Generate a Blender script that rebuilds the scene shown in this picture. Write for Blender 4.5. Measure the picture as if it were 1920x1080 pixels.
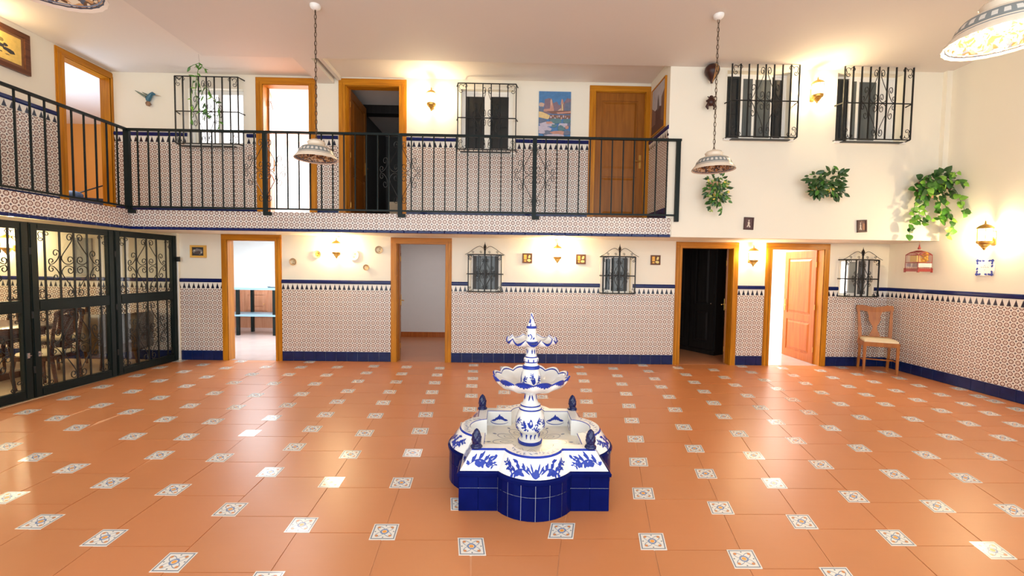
import bpy, math, random
from mathutils import Matrix, Vector
PI = math.pi
random.seed(7)
for o in list(bpy.data.objects): bpy.data.objects.remove(o)
SC = bpy.context.scene
COL = SC.collection

# ------------------------------------------------------------------ camera
FPX, PITCH, YAW, ROLL, EYE = 792.3, 0.04662, 0.01838, 0.01382, 1.6255
cam = bpy.data.cameras.new('camera')
camo = bpy.data.objects.new('camera', cam); COL.objects.link(camo)
cam.sensor_width = 36.0; cam.lens = FPX / 1920 * 36.0; cam.clip_start = 0.05; cam.clip_end = 200
camo.matrix_world = Matrix.Translation((0, 0, EYE)) @ Matrix.Rotation(-YAW, 4, 'Z') @ Matrix.Rotation(PI/2 - PITCH, 4, 'X') @ Matrix.Rotation(ROLL, 4, 'Z')
SC.camera = camo

# ------------------------------------------------------------------ world, large lights, exposure
w = bpy.data.worlds.new('sky'); SC.world = w; w.use_nodes = True
bg = w.node_tree.nodes['Background']; bg.inputs[0].default_value = (0.90, 0.97, 1.0, 1); bg.inputs[1].default_value = 1.3
SC.view_settings.view_transform = 'Standard'; SC.view_settings.look = 'None'
SC.view_settings.exposure = 0.56; SC.view_settings.gamma = 1.0
SC.view_settings.use_curve_mapping = False

def area_light(name, loc, rot, sx, sy, power, color):
    l = bpy.data.lights.new(name, 'AREA'); l.shape = 'RECTANGLE'; l.size = sx; l.size_y = sy; l.energy = power; l.color = color
    o = bpy.data.objects.new(name, l); o.location = loc; o.rotation_euler = rot; COL.objects.link(o); return o
def point_light(name, loc, power, color, size=0.05):
    l = bpy.data.lights.new(name, 'POINT'); l.energy = power; l.color = color; l.shadow_soft_size = size
    o = bpy.data.objects.new(name, l); o.location = loc; COL.objects.link(o); return o
WARM = (1.0, 0.78, 0.46)
area_light('kitchen_light', (-5.0, 9.2, 2.28), (0, 0, 0), 2.6, 2.6, 135, (0.84, 0.93, 1.0))
area_light('passage_fill_light', (-1.7, 8.6, 2.28), (0, 0, 0), 0.6, 0.6, 4.5, (1.0, 0.92, 0.90))  # added small fill; the passage has no light of its own
area_light('bright_room_light', (5.6, 8.7, 2.28), (0, 0, 0), 1.8, 1.8, 115, (1.0, 0.93, 0.84))
area_light('upper_room_light', (-4.3, 9.4, 4.70), (0, 0, 0), 2.4, 2.4, 210, (1.0, 0.96, 0.96))
area_light('left_ceiling_fill', (-8.0, 7.0, 3.2), (0, PI, 0), 1.6, 1.6, 34, (0.50, 0.74, 1.0))  # added fill facing up to turn the ceiling bluish
point_light('left_room_fill', (-8.1, 7.6, 3.1), 30, (1.0, 0.88, 0.72), 0.25)  # added fill that brightens the orange wall; no lamp stands there
area_light('dining_room_light', (-7.6, 4.6, 2.08), (0, 0, 0), 1.8, 1.8, 60, (1.0, 0.80, 0.52))
area_light('front_fill_light', (0.0, -2.2, 2.6), (PI/2 , 0, 0), 11.0, 4.2, 150, (0.93, 0.98, 1.0))  # added unseen fill behind the camera, standing in for daylight

# ------------------------------------------------------------------ plane geometry of the house (metres)
BACK = 7.207      # lower and upper back wall
EDGE = 6.35       # face of the gallery and of the white volume on the right
GATE = -5.50      # gallery edge on the left; the gate stands below it
LEFT = -6.50      # upper left wall
SLAB0, SLAB1 = 2.13, 2.41
CEIL, CEIL_G = 4.64, 4.755

def at(x, y, X=None, Y=None, Z=None):
    """point on a world plane seen at a pixel of the 1920x1080 frame"""
    cp, sp, cy, sy, cr, sr = math.cos(PITCH), math.sin(PITCH), math.cos(YAW), math.sin(YAW), math.cos(ROLL), math.sin(ROLL)
    u0, v0 = x-960, y-540
    u = u0*cr + v0*sr; v = -u0*sr + v0*cr
    xc = u/FPX; zz = -v/FPX
    d = cp + zz*sp; z = zz*cp - sp
    Xw = xc*cy + d*sy; Yw = -xc*sy + d*cy
    t = (Z-EYE)/z if Z is not None else (Y/Yw if Y is not None else X/Xw)
    return Vector((Xw*t, Yw*t, EYE + z*t))

# ------------------------------------------------------------------ materials
def newmat(name):
    m = bpy.data.materials.new(name); m.use_nodes = True
    nt = m.node_tree; b = nt.nodes['Principled BSDF']
    return m, nt, b
def N(nt, t, **kw):
    n = nt.nodes.new(t)
    for k, v in kw.items():
        if k.startswith('i'): n.inputs[int(k[1:])].default_value = v
        else: setattr(n, k, v)
    return n
def L(nt, a, b): nt.links.new(a, b)
def math_(nt, op, a, b=None, c=None):
    n = nt.nodes.new('ShaderNodeMath'); n.operation = op
    for i, v in enumerate((a, b, c)):
        if v is None: continue
        if isinstance(v, (int, float)): n.inputs[i].default_value = v
        else: L(nt, v, n.inputs[i])
    return n.outputs[0]
def mix(nt, fac, a, b):
    n = nt.nodes.new('ShaderNodeMix'); n.data_type = 'RGBA'
    if isinstance(fac, (int, float)): n.inputs[0].default_value = fac
    else: L(nt, fac, n.inputs[0])
    for i, v in ((6, a), (7, b)):
        if isinstance(v, tuple): n.inputs[i].default_value = (*v, 1)
        else: L(nt, v, n.inputs[i])
    return n.outputs[2]
MC = {}
def plain(name, col, rough=0.5, metal=0.0, var=0.06, scale=6.0, bump=0.0, bscale=60.0, spec=None, coat=0.0):
    """colour with a soft procedural variation"""
    if name in MC: return MC[name]
    m, nt, b = newmat(name)
    tc = N(nt, 'ShaderNodeTexCoord'); no = N(nt, 'ShaderNodeTexNoise'); no.inputs['Scale'].default_value = scale; no.inputs['Detail'].default_value = 3
    L(nt, tc.outputs['Object'], no.inputs['Vector'])
    dark = tuple(c*(1-var*2) for c in col); lite = tuple(min(1, c*(1+var*2)) for c in col)
    L(nt, mix(nt, no.outputs[0], dark, lite), b.inputs['Base Color'])
    b.inputs['Roughness'].default_value = rough; b.inputs['Metallic'].default_value = metal
    if coat: b.inputs['Coat Weight'].default_value = coat; b.inputs['Coat Roughness'].default_value = 0.05
    if spec is not None: b.inputs['Specular IOR Level'].default_value = spec
    if bump:
        n2 = N(nt, 'ShaderNodeTexNoise'); n2.inputs['Scale'].default_value = bscale; L(nt, tc.outputs['Object'], n2.inputs['Vector'])
        bp = N(nt, 'ShaderNodeBump'); bp.inputs['Strength'].default_value = bump; bp.inputs['Distance'].default_value = 0.004
        L(nt, n2.outputs[0], bp.inputs['Height']); L(nt, bp.outputs[0], b.inputs['Normal'])
    MC[name] = m; return m
def emit(name, col, s):
    if name in MC: return MC[name]
    m, nt, b = newmat(name)
    b.inputs['Base Color'].default_value = (*col, 1); b.inputs['Emission Color'].default_value = (*col, 1); b.inputs['Emission Strength'].default_value = s
    MC[name] = m; return m
def wood(name, a, bb, rough=0.35, axis='Z', scale=1.0):
    if name in MC: return MC[name]
    m, nt, b = newmat(name)
    tc = N(nt, 'ShaderNodeTexCoord'); mp = N(nt, 'ShaderNodeMapping')
    s = [22*scale]*3; s['XYZ'.index(axis)] = 1.6*scale; mp.inputs['Scale'].default_value = s
    no = N(nt, 'ShaderNodeTexNoise'); no.inputs['Scale'].default_value = 1.0; no.inputs['Detail'].default_value = 6; no.inputs['Distortion'].default_value = 0.6
    L(nt, tc.outputs['Object'], mp.inputs[0]); L(nt, mp.outputs[0], no.inputs['Vector'])
    cr = N(nt, 'ShaderNodeValToRGB'); cr.color_ramp.elements[0].position = .3; cr.color_ramp.elements[0].color = (*a, 1)
    cr.color_ramp.elements[1].position = .72; cr.color_ramp.elements[1].color = (*bb, 1)
    L(nt, no.outputs[0], cr.inputs[0]); L(nt, cr.outputs[0], b.inputs['Base Color']); b.inputs['Roughness'].default_value = rough; b.inputs['Specular IOR Level'].default_value = 0.3
    MC[name] = m; return m

M_PLASTER = plain('plaster_cream', (0.84, 0.79, 0.67), 0.75, var=0.012, scale=1.3, bump=0.08, bscale=90)
M_CEILG = plain('plaster_gallery_ceiling_lit', (0.80, 0.74, 0.68), 0.8, var=0.012, scale=0.9)  # lighter copy of the hall ceiling plaster; lamp glow put into its colour
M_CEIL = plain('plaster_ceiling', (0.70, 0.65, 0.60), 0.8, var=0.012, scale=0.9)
M_WHITE = plain('white_lacquer', (0.86, 0.85, 0.82), 0.35, var=0.01)
M_ROOMW = plain('white_room_plaster', (0.86, 0.85, 0.84), 0.7, var=0.01)
M_ORANGE = plain('orange_room_plaster', (0.80, 0.40, 0.10), 0.7, var=0.02)
M_WOOD = wood('varnished_door_wood', (0.38, 0.130, 0.005), (0.60, 0.24, 0.012), 0.32)
M_WOODX = wood('varnished_door_wood_level', (0.38, 0.130, 0.005), (0.60, 0.24, 0.012), 0.32, 'X')
M_LEAFW = wood('door_leaf_wood', (0.22, 0.070, 0.007), (0.33, 0.115, 0.014), 0.36)
M_REDW = wood('reddish_leaf_wood', (0.42, 0.105, 0.022), (0.56, 0.17, 0.035), 0.3)
M_DARKW = wood('dark_table_wood', (0.035, 0.014, 0.010), (0.085, 0.032, 0.022), 0.22, 'Y')
M_CHAIRW = wood('honey_chair_wood', (0.27, 0.085, 0.014), (0.42, 0.150, 0.028), 0.3)
M_IRON = plain('dark_green_iron', (0.006, 0.012, 0.012), 0.42, 0.1, var=0.1, spec=.22)
M_IRON2 = plain('black_wrought_iron', (0.012, 0.013, 0.014), 0.42, 0.3, var=0.1)
M_BRASS = plain('aged_brass', (0.62, 0.36, 0.09), 0.28, 0.85, var=0.15, scale=30)
M_STEEL = plain('brushed_steel', (0.6, 0.6, 0.6), 0.25, 0.9, var=0.05)
M_CHAIN = plain('chain_bronze', (0.12, 0.08, 0.05), 0.45, 0.6)
M_NAVY = plain('navy_glazed_tile', (0.006, 0.016, 0.085), 0.12, var=0.22, scale=9, spec=0.3)
M_NAVYCAP = plain('navy_cap_tile', (0.005, 0.012, 0.095), 0.14, var=0.15, scale=9, spec=0.3)
M_COBALT = plain('cobalt_fountain_tile', (0.002, 0.006, 0.080), 0.10, var=0.25, scale=7, spec=0.06)
M_BLUEP = plain('cobalt_painted_line', (0.016, 0.040, 0.33), 0.14, var=0.2, scale=40, spec=.3)
M_BLUELT = plain('pale_cobalt_wash', (0.30, 0.34, 0.52), 0.15, var=0.25, scale=50, coat=0.5)
M_GLAZE = plain('white_tin_glaze', (0.86, 0.85, 0.83), 0.10, var=0.02, scale=12, coat=0.6)
M_GLAZEY = plain('worn_cream_glaze', (0.80, 0.74, 0.62), 0.25, var=0.05, scale=9)
M_FINIAL = plain('dark_blue_finial_glaze', (0.004, 0.010, 0.075), 0.07, var=0.25, scale=30, spec=.5)
M_GROUT = plain('pale_grout', (0.62, 0.50, 0.42), 0.8, var=0.05)
M_GROUTF = plain('floor_grout', (0.66, 0.33, 0.17), 0.7, var=0.06)
M_GROUTW = plain('white_grout', (0.62, 0.64, 0.72), 0.7, var=0.03)
M_BLACKG = plain('dark_room_window_glass', (0.022, 0.027, 0.03), 0.06, var=0.2, scale=2)  # opaque pane; darkness of the room behind is put into its colour
M_GREYG = plain('grey_window_glass', (0.10, 0.115, 0.12), 0.08, var=0.15, scale=3)
M_LITG = emit('daylit_window_pane', (1.0, 0.98, 1.0), 1.6)
M_DARKROOM = plain('unlit_room_plaster', (0.10, 0.10, 0.10), 0.7, var=0.05)  # plaster darkened in colour to stand for rooms without light
M_FABRIC = plain('cream_seat_fabric', (0.78, 0.66, 0.44), 0.85, var=0.04, scale=20, bump=.15, bscale=300)

def glass_material():
    m = bpy.data.materials.new('clear_pane_glass'); m.use_nodes = True; nt = m.node_tree; nt.nodes.clear()
    out = N(nt, 'ShaderNodeOutputMaterial'); tr = N(nt, 'ShaderNodeBsdfTransparent'); gl = N(nt, 'ShaderNodeBsdfGlossy')
    tr.inputs[0].default_value = (0.93, 0.95, 0.94, 1); gl.inputs['Roughness'].default_value = 0.02; gl.inputs[0].default_value = (1, 1, 1, 1)
    lw = N(nt, 'ShaderNodeLayerWeight'); mx = N(nt, 'ShaderNodeMixShader')
    fr = math_(nt, 'MULTIPLY_ADD', math_(nt, 'POWER', lw.outputs['Facing'], 5.0), 0.85, 0.035)      # works from both sides of a thin pane
    L(nt, fr, mx.inputs[0]); L(nt, tr.outputs[0], mx.inputs[1]); L(nt, gl.outputs[0], mx.inputs[2]); L(nt, mx.outputs[0], out.inputs[0])
    return m
M_GLASS = glass_material()

def dado_material():
    """small brown rings and dots printed on white tiles (local x along the wall, z up)"""
    m, nt, b = newmat('moorish_patterned_tile')
    tc = N(nt, 'ShaderNodeTexCoord'); sp = N(nt, 'ShaderNodeSeparateXYZ'); L(nt, tc.outputs['Object'], sp.inputs[0])
    S = 0.078
    u = math_(nt, 'DIVIDE', sp.outputs[0], S); v = math_(nt, 'DIVIDE', sp.outputs[2], S)
    def cell(uo, vo):
        fu = math_(nt, 'SUBTRACT', math_(nt, 'FRACT', math_(nt, 'ADD', u, uo)), 0.5)
        fv = math_(nt, 'SUBTRACT', math_(nt, 'FRACT', math_(nt, 'ADD', v, vo)), 0.5)
        return fu, fv
    a, c = cell(100.0, 100.0)
    r2 = math_(nt, 'SQRT', math_(nt, 'ADD', math_(nt, 'MULTIPLY', a, a), math_(nt, 'MULTIPLY', c, c)))
    ang = math_(nt, 'ARCTAN2', c, a)
    wob = math_(nt, 'MULTIPLY', math_(nt, 'COSINE', math_(nt, 'MULTIPLY', ang, 8.0)), 0.035)
    ring = math_(nt, 'LESS_THAN', math_(nt, 'ABSOLUTE', math_(nt, 'SUBTRACT', math_(nt, 'ADD', r2, wob), 0.30)), 0.085)
    core = math_(nt, 'LESS_THAN', r2, 0.075)
    d, e = cell(100.5, 100.5)
    dia = math_(nt, 'ADD', math_(nt, 'ABSOLUTE', d), math_(nt, 'ABSOLUTE', e))
    dot = math_(nt, 'LESS_THAN', math_(nt, 'ABSOLUTE', math_(nt, 'SUBTRACT', dia, 0.10)), 0.085)
    f, g = cell(100.5, 100.0); q1 = math_(nt, 'ADD', math_(nt, 'ABSOLUTE', f), math_(nt, 'ABSOLUTE', g))
    h, k = cell(100.0, 100.5); q2 = math_(nt, 'ADD', math_(nt, 'ABSOLUTE', h), math_(nt, 'ABSOLUTE', k))
    lk = math_(nt, 'LESS_THAN', math_(nt, 'MINIMUM', q1, q2), 0.07)
    no = N(nt, 'ShaderNodeTexNoise'); no.inputs['Scale'].default_value = 9; L(nt, tc.outputs['Object'], no.inputs['Vector'])
    brown = mix(nt, no.outputs[0], (0.13, 0.052, 0.038), (0.32, 0.16, 0.115))
    base = (0.80, 0.74, 0.68)
    c1 = mix(nt, ring, base, brown); c2 = mix(nt, dot, c1, (0.11, 0.07, 0.08)); c3 = mix(nt, lk, c2, (0.36, 0.20, 0.15)); c4 = mix(nt, core, c3, (0.42, 0.24, 0.15))
    L(nt, c4, b.inputs['Base Color']); b.inputs['Roughness'].default_value = 0.22
    return m
M_DADO = dado_material()

def triangle_material():
    """dark stepped triangles standing on the lower edge of a white border (local z 0..1 of the strip is stored in UV)"""
    m, nt, b = newmat('triangle_border_tile')
    uv = N(nt, 'ShaderNodeUVMap'); sp = N(nt, 'ShaderNodeSeparateXYZ'); L(nt, uv.outputs[0], sp.inputs[0])
    fu = math_(nt, 'ABSOLUTE', math_(nt, 'SUBTRACT', math_(nt, 'FRACT', math_(nt, 'ADD', sp.outputs[0], 100.0)), 0.5))
    v = math_(nt, 'SUBTRACT', sp.outputs[1], 0.06)
    vs = math_(nt, 'DIVIDE', math_(nt, 'FLOOR', math_(nt, 'MULTIPLY', v, 6.0)), 6.0)
    lim = math_(nt, 'MULTIPLY', math_(nt, 'SUBTRACT', 0.80, vs), 0.40)
    t = math_(nt, 'MULTIPLY', math_(nt, 'LESS_THAN', fu, lim), math_(nt, 'GREATER_THAN', v, 0.0))
    L(nt, mix(nt, t, (0.80, 0.76, 0.69), (0.006, 0.008, 0.030)), b.inputs['Base Color']); b.inputs['Roughness'].default_value = 0.2
    return m
M_TRI = triangle_material()

def accent_material():
    """hand painted floor inset: grey-blue border, four petals, orange centre (UV 0..1)"""
    m, nt, b = newmat('painted_floor_inset')
    uv = N(nt, 'ShaderNodeUVMap'); sp = N(nt, 'ShaderNodeSeparateXYZ'); L(nt, uv.outputs[0], sp.inputs[0])
    x = math_(nt, 'SUBTRACT', sp.outputs[0], 0.5); y = math_(nt, 'SUBTRACT', sp.outputs[1], 0.5)
    ax = math_(nt, 'ABSOLUTE', x); ay = math_(nt, 'ABSOLUTE', y); mx = math_(nt, 'MAXIMUM', ax, ay)
    r = math_(nt, 'SQRT', math_(nt, 'ADD', math_(nt, 'MULTIPLY', x, x), math_(nt, 'MULTIPLY', y, y)))
    th = math_(nt, 'ARCTAN2', y, x)
    border = math_(nt, 'LESS_THAN', math_(nt, 'ABSOLUTE', math_(nt, 'SUBTRACT', mx, 0.435)), 0.022)
    c4 = math_(nt, 'COSINE', math_(nt, 'MULTIPLY', th, 4.0))
    rc = math_(nt, 'SUBTRACT', 0.27, math_(nt, 'MULTIPLY', c4, 0.13))
    petal = math_(nt, 'LESS_THAN', math_(nt, 'ABSOLUTE', math_(nt, 'SUBTRACT', r, rc)), 0.028)
    ringb = math_(nt, 'LESS_THAN', math_(nt, 'ABSOLUTE', math_(nt, 'SUBTRACT', r, 0.135)), 0.032)
    # small orange buds in the four corners, dots on the four sides
    def spot(px, py, rad):
        a = math_(nt, 'SUBTRACT', ax, px); c = math_(nt, 'SUBTRACT', ay, py)
        return math_(nt, 'LESS_THAN', math_(nt, 'SQRT', math_(nt, 'ADD', math_(nt, 'MULTIPLY', a, a), math_(nt, 'MULTIPLY', c, c))), rad)
    bud = spot(0.26, 0.26, 0.062); dots = math_(nt, 'MAXIMUM', spot(0.36, 0.0, 0.03), spot(0.0, 0.36, 0.03))
    cen = math_(nt, 'LESS_THAN', r, 0.085)
    c = mix(nt, border, (0.76, 0.72, 0.66), (0.20, 0.22, 0.27)); c = mix(nt, petal, c, (0.24, 0.27, 0.34)); c = mix(nt, ringb, c, (0.20, 0.26, 0.42))
    c = mix(nt, bud, c, (0.62, 0.26, 0.10)); c = mix(nt, dots, c, (0.16, 0.18, 0.20)); c = mix(nt, cen, c, (0.85, 0.36, 0.07))
    L(nt, c, b.inputs['Base Color']); b.inputs['Roughness'].default_value = 0.16
    return m
M_ACCENT = accent_material()

def terracotta():
    m, nt, b = newmat('terracotta_floor_tile')
    tc = N(nt, 'ShaderNodeTexCoord'); geo = N(nt, 'ShaderNodeNewGeometry')
    n1 = N(nt, 'ShaderNodeTexNoise'); n1.inputs['Scale'].default_value = 2.2; n1.inputs['Detail'].default_value = 5; L(nt, geo.outputs['Position'], n1.inputs['Vector'])
    mp = N(nt, 'ShaderNodeMapping'); mp.inputs['Scale'].default_value = (3, 22, 3); L(nt, geo.outputs['Position'], mp.inputs[0])
    n2 = N(nt, 'ShaderNodeTexNoise'); n2.inputs['Scale'].default_value = 1.0; n2.inputs['Detail'].default_value = 4; L(nt, mp.outputs[0], n2.inputs['Vector'])
    oi = N(nt, 'ShaderNodeObjectInfo')
    c = mix(nt, n1.outputs[0], (0.48, 0.172, 0.060), (0.57, 0.220, 0.080))
    c = mix(nt, math_(nt, 'MULTIPLY', n2.outputs[0], 0.35), c, (0.53, 0.225, 0.105))
    c = mix(nt, math_(nt, 'MULTIPLY', oi.outputs['Random'], 0.30), c, (0.60, 0.20, 0.07))
    L(nt, c, b.inputs['Base Color']); b.inputs['Roughness'].default_value = 0.33; b.inputs['Specular IOR Level'].default_value = 0.5
    bp = N(nt, 'ShaderNodeBump'); bp.inputs['Strength'].default_value = 0.10; bp.inputs['Distance'].default_value = 0.004
    L(nt, n2.outputs[0], bp.inputs['Height']); L(nt, bp.outputs[0], b.inputs['Normal'])
    return m
M_TERRA = terracotta()

# ------------------------------------------------------------------ mesh helpers
WM = {}          # world matrix of every object, by pointer name
I4 = Matrix.Identity(4)
def T(x, y, z): return Matrix.Translation((x, y, z))
def RZ(a): return Matrix.Rotation(a, 4, 'Z')
def RX(a): return Matrix.Rotation(a, 4, 'X')
def RY(a): return Matrix.Rotation(a, 4, 'Y')
class MB:
    def __init__(s): s.v = []; s.f = []; s.m = []; s.uv = None; s.M = I4
    def add(s, vs, fs, mi=0):
        n = len(s.v); s.v += [s.M @ Vector(v) for v in vs]; s.f += [tuple(i+n for i in f) for f in fs]; s.m += [mi]*len(fs) if isinstance(mi, int) else list(mi); return s
    def box(s, x0, x1, y0, y1, z0, z1, mi=0):
        return s.add([(x0,y0,z0),(x1,y0,z0),(x1,y1,z0),(x0,y1,z0),(x0,y0,z1),(x1,y0,z1),(x1,y1,z1),(x0,y1,z1)],
              [(0,3,2,1),(4,5,6,7),(0,1,5,4),(1,2,6,5),(2,3,7,6),(3,0,4,7)], mi)
    def cham(s, x0, x1, y0, y1, z0, z1, c=0.003, mi=0):
        """box whose front (-y) face is chamfered"""
        return s.add([(x0,y1,z0),(x1,y1,z0),(x1,y1,z1),(x0,y1,z1),(x0,y0+c,z0),(x1,y0+c,z0),(x1,y0+c,z1),(x0,y0+c,z1),(x0+c,y0,z0+c),(x1-c,y0,z0+c),(x1-c,y0,z1-c),(x0+c,y0,z1-c)],
              [(0,3,2,1),(0,1,5,4),(1,2,6,5),(2,3,7,6),(3,0,4,7),(4,5,9,8),(5,6,10,9),(6,7,11,10),(7,4,8,11),(8,9,10,11)], mi)
    def poly(s, pts, y0, y1, mi=0):
        """prism: outline in x,z extruded along y"""
        n = len(pts); vs = [(x, y0, z) for x, z in pts] + [(x, y1, z) for x, z in pts]
        return s.add(vs, [tuple(range(n)), tuple(range(2*n-1, n-1, -1))] + [((i+1) % n, i, i+n, (i+1) % n+n) for i in range(n)], mi)
    def lathe(s, prof, n=24, mi=0, mod=None, mf=None, caps=True):
        vs = []; fs = []; ms = []
        for j, (r, z) in enumerate(prof):
            for i in range(n):
                a = 2*PI*i/n; rr, zz = (r, z) if mod is None else mod(r, z, a, j)
                vs.append((rr*math.cos(a), rr*math.sin(a), zz))
        for j in range(len(prof)-1):
            for i in range(n):
                k = (i+1) % n
                fs.append((j*n+i, j*n+k, (j+1)*n+k, (j+1)*n+i)); ms.append(mf(j, i/n*2*PI) if mf else mi)
        if caps:
            if prof[0][0] > 1e-4: fs.append(tuple(range(n-1, -1, -1))); ms.append(mi if not mf else mf(0, 0))
            if prof[-1][0] > 1e-4: fs.append(tuple((len(prof)-1)*n+i for i in range(n))); ms.append(mi if not mf else mf(len(prof)-2, 0))
        return s.add(vs, fs, ms)
    def tube(s, pts, r, n=6, mi=0, closed=False):
        P = [Vector(p) for p in pts]; K = len(P); R = r if isinstance(r, (list, tuple)) else [r]*K
        vs = []; fs = []; up = None
        for i in range(K):
            if closed: d = P[(i+1) % K] - P[i-1]
            else: d = P[min(i+1, K-1)] - P[max(i-1, 0)]
            if d.length < 1e-9: d = Vector((0, 0, 1))
            d.normalize()
            if up is None:
                up = Vector((0, 0, 1)) if abs(d.z) < .9 else Vector((0, 1, 0))
            a = up - d*up.dot(d)
            if a.length < 1e-4: a = Vector((1, 0, 0)) - d*d.x
            a.normalize(); up = a; bb = d.cross(a)
            for k in range(n):
                t = 2*PI*k/n; vs.append(P[i] + (a*math.cos(t) + bb*math.sin(t))*R[i])
        for i in range(K if closed else K-1):
            j = (i+1) % K
            for k in range(n):
                k2 = (k+1) % n; fs.append((i*n+k, i*n+k2, j*n+k2, j*n+k))
        if not closed: fs += [tuple(range(n-1, -1, -1)), tuple((K-1)*n+k for k in range(n))]
        return s.add(vs, fs, mi)
    def ball(s, c, rx, ry=None, rz=None, n=12, mi=0):
        ry = ry or rx; rz = rz or rx; h = n//2; vs = []; fs = []
        for j in range(h+1):
            p = PI*j/h
            for i in range(n):
                t = 2*PI*i/n; vs.append((c[0]+rx*math.sin(p)*math.cos(t), c[1]+ry*math.sin(p)*math.sin(t), c[2]-rz*math.cos(p)))
        for j in range(h):
            for i in range(n): fs.append((j*n+i, j*n+(i+1) % n, (j+1)*n+(i+1) % n, (j+1)*n+i))
        return s.add(vs, fs, mi)
    def build(s, name, mats, parent=None, M=None, smooth=None, label=None, cat=None, group=None, kind=None):
        me = bpy.data.meshes.new(name); me.from_pydata([tuple(v) for v in s.v], [], s.f)
        if not isinstance(mats, (list, tuple)): mats = [mats]
        for m in mats: me.materials.append(m)
        for p, mi in zip(me.polygons, s.m): p.material_index = mi
        if s.uv:
            ul = me.uv_layers.new(name='UVMap')
            for p in me.polygons:
                for li, vi in zip(p.loop_indices, p.vertices): ul.data[li].uv = s.uv(me.vertices[vi].co)
        me.validate()
        if smooth:
            for p in me.polygons: p.use_smooth = True
            try: me.set_sharp_from_angle(angle=math.radians(smooth))
            except Exception: pass
        return place(name, me, parent, M, label, cat, group, kind)
def place(name, data, parent=None, M=None, label=None, cat=None, group=None, kind=None):
    o = bpy.data.objects.new(name, data); COL.objects.link(o)
    if M is None: M = WM[parent.name] if parent else I4
    WM[o.name] = M
    if parent:
        o.parent = parent; o.matrix_basis = WM[parent.name].inverted() @ M
    else: o.matrix_basis = M
    if label: o['label'] = label
    if cat: o['category'] = cat
    if group: o['group'] = group
    if kind: o['kind'] = kind
    return o
def thing(name, M, label, cat, group=None): return place(name, None, None, M, label, cat, group)
def copy_thing(root, M, label=None):
    def rec(o, par):
        c = o.copy(); COL.objects.link(c)
        if par is None: c.matrix_basis = M; WM[c.name] = M
        else: c.parent = par; WM[c.name] = WM[par.name] @ c.matrix_basis
        for ch in kids.get(o.name, []): rec(ch, c)
        return c
    kids = {}
    for o in COL.objects:
        if o.parent: kids.setdefault(o.parent.name, []).append(o)
    c = rec(root, None)
    if label: c['label'] = label
    return c
def struct(name, mb, mat, parent=None, M=None, smooth=None, **kw):
    return mb.build(name, mat, parent, M, smooth, kind='structure' if parent is None else kw.get('kind'))

# wall frame: local x along the wall, local y into the wall, z up, front face at y = 0
MW_BACK = T(0, BACK, 0)
MW_EDGE = T(0, EDGE, 0)
def frame_matrix(origin, xdir):
    x = Vector((xdir[0], xdir[1], 0)).normalized(); z = Vector((0, 0, 1)); y = z.cross(x)
    m = Matrix.Identity(4)
    for i in range(3): m[i][0], m[i][1], m[i][2], m[i][3] = x[i], y[i], z[i], origin[i]
    return m
RWX0 = 6.564 + 0.0366*(BACK-5)
MW_RIGHT = frame_matrix((RWX0, BACK, 0), (-0.0366, -1))       # local x runs from the back corner towards the camera
MW_LEFT = frame_matrix((LEFT, 0, 0), (0, 1))                   # upper left wall: local x = world y, faces +x
MW_SIDE = frame_matrix((2.42, BACK, 0), (0, -1))               # right end of the gallery, faces -x

def panel(mb, u0, u1, z0, z1, holes, y0=0.0, y1=0.12, mi=0):
    """wall slab with rectangular openings"""
    us = sorted({u0, u1, *[h[0] for h in holes], *[h[1] for h in holes]}); us = [u for u in us if u0 <= u <= u1]
    for a, b in zip(us, us[1:]):
        hs = sorted([(h[2], h[3]) for h in holes if h[0] <= a+1e-6 and h[1] >= b-1e-6]); z = z0
        for h0, h1 in hs:
            if h0 > z: mb.box(a, b, y0, y1, z, h0, mi)
            z = max(z, h1)
        if z < z1: mb.box(a, b, y0, y1, z, z1, mi)

# ------------------------------------------------------------------ openings (x0, x1, z0, z1 of the clear opening)
D_LOW = {'door_1': (-4.655, -3.855, 2.035), 'door_2': (-1.825, -0.995, 2.02), 'door_3': (3.03, 3.915, 2.02), 'door_4': (4.59, 5.50, 2.02)}
D_UP = {'door_5': (-4.03, -3.27, 4.60), 'door_6': (-2.67, -1.78, 4.61), 'door_7': (1.49, 2.335, 4.60)}
W_LOW = [(-0.575, -0.075, 1.225, 1.86), (1.665, 2.165, 1.225, 1.86), (5.80, 6.36, 1.225, 1.87)]
W_UP = [(-5.25, -4.35, 3.60, 4.52), (-0.76, 0.115, 3.56, 4.60)]
W_MASS = [(3.27, 4.24, 3.60, 4.60), (4.93, 5.93, 3.59, 4.60)]

# ------------------------------------------------------------------ structure
mb = MB(); panel(mb, -9.6, RWX0+0.02, 0, SLAB0+0.02, [(a, b, 0, z) for a, b, z in D_LOW.values()] + W_LOW)
panel(mb, LEFT-.1, 2.5, SLAB0+0.02, CEIL_G+0.1, [(a, b, SLAB1, z) for a, b, z in D_UP.values()] + W_UP)
WALL_BACK = struct('wall_back', mb, M_PLASTER, M=MW_BACK)
mb = MB(); mb.box(0, 8.4, 0, 0.15, 0, CEIL+0.02); WALL_RIGHT = struct('wall_right', mb, M_PLASTER, M=MW_RIGHT)
DL = (6.435, 7.165, 4.63)
mb = MB(); panel(mb, 0.0, BACK, SLAB1, CEIL_G+0.1, [(DL[0], DL[1], SLAB1, DL[2])]); WALL_LEFT = struct('wall_upper_left', mb, M_PLASTER, M=MW_LEFT)
mb = MB(); panel(mb, 2.5, RWX0-0.01, SLAB0, CEIL+0.02, W_MASS, 0, 0.20); mb.box(2.5, RWX0, 0.2, BACK-EDGE, SLAB0, SLAB0+0.08)
WALL_MASS = struct('wall_upper_right', mb, M_PLASTER, M=MW_EDGE)
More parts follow.
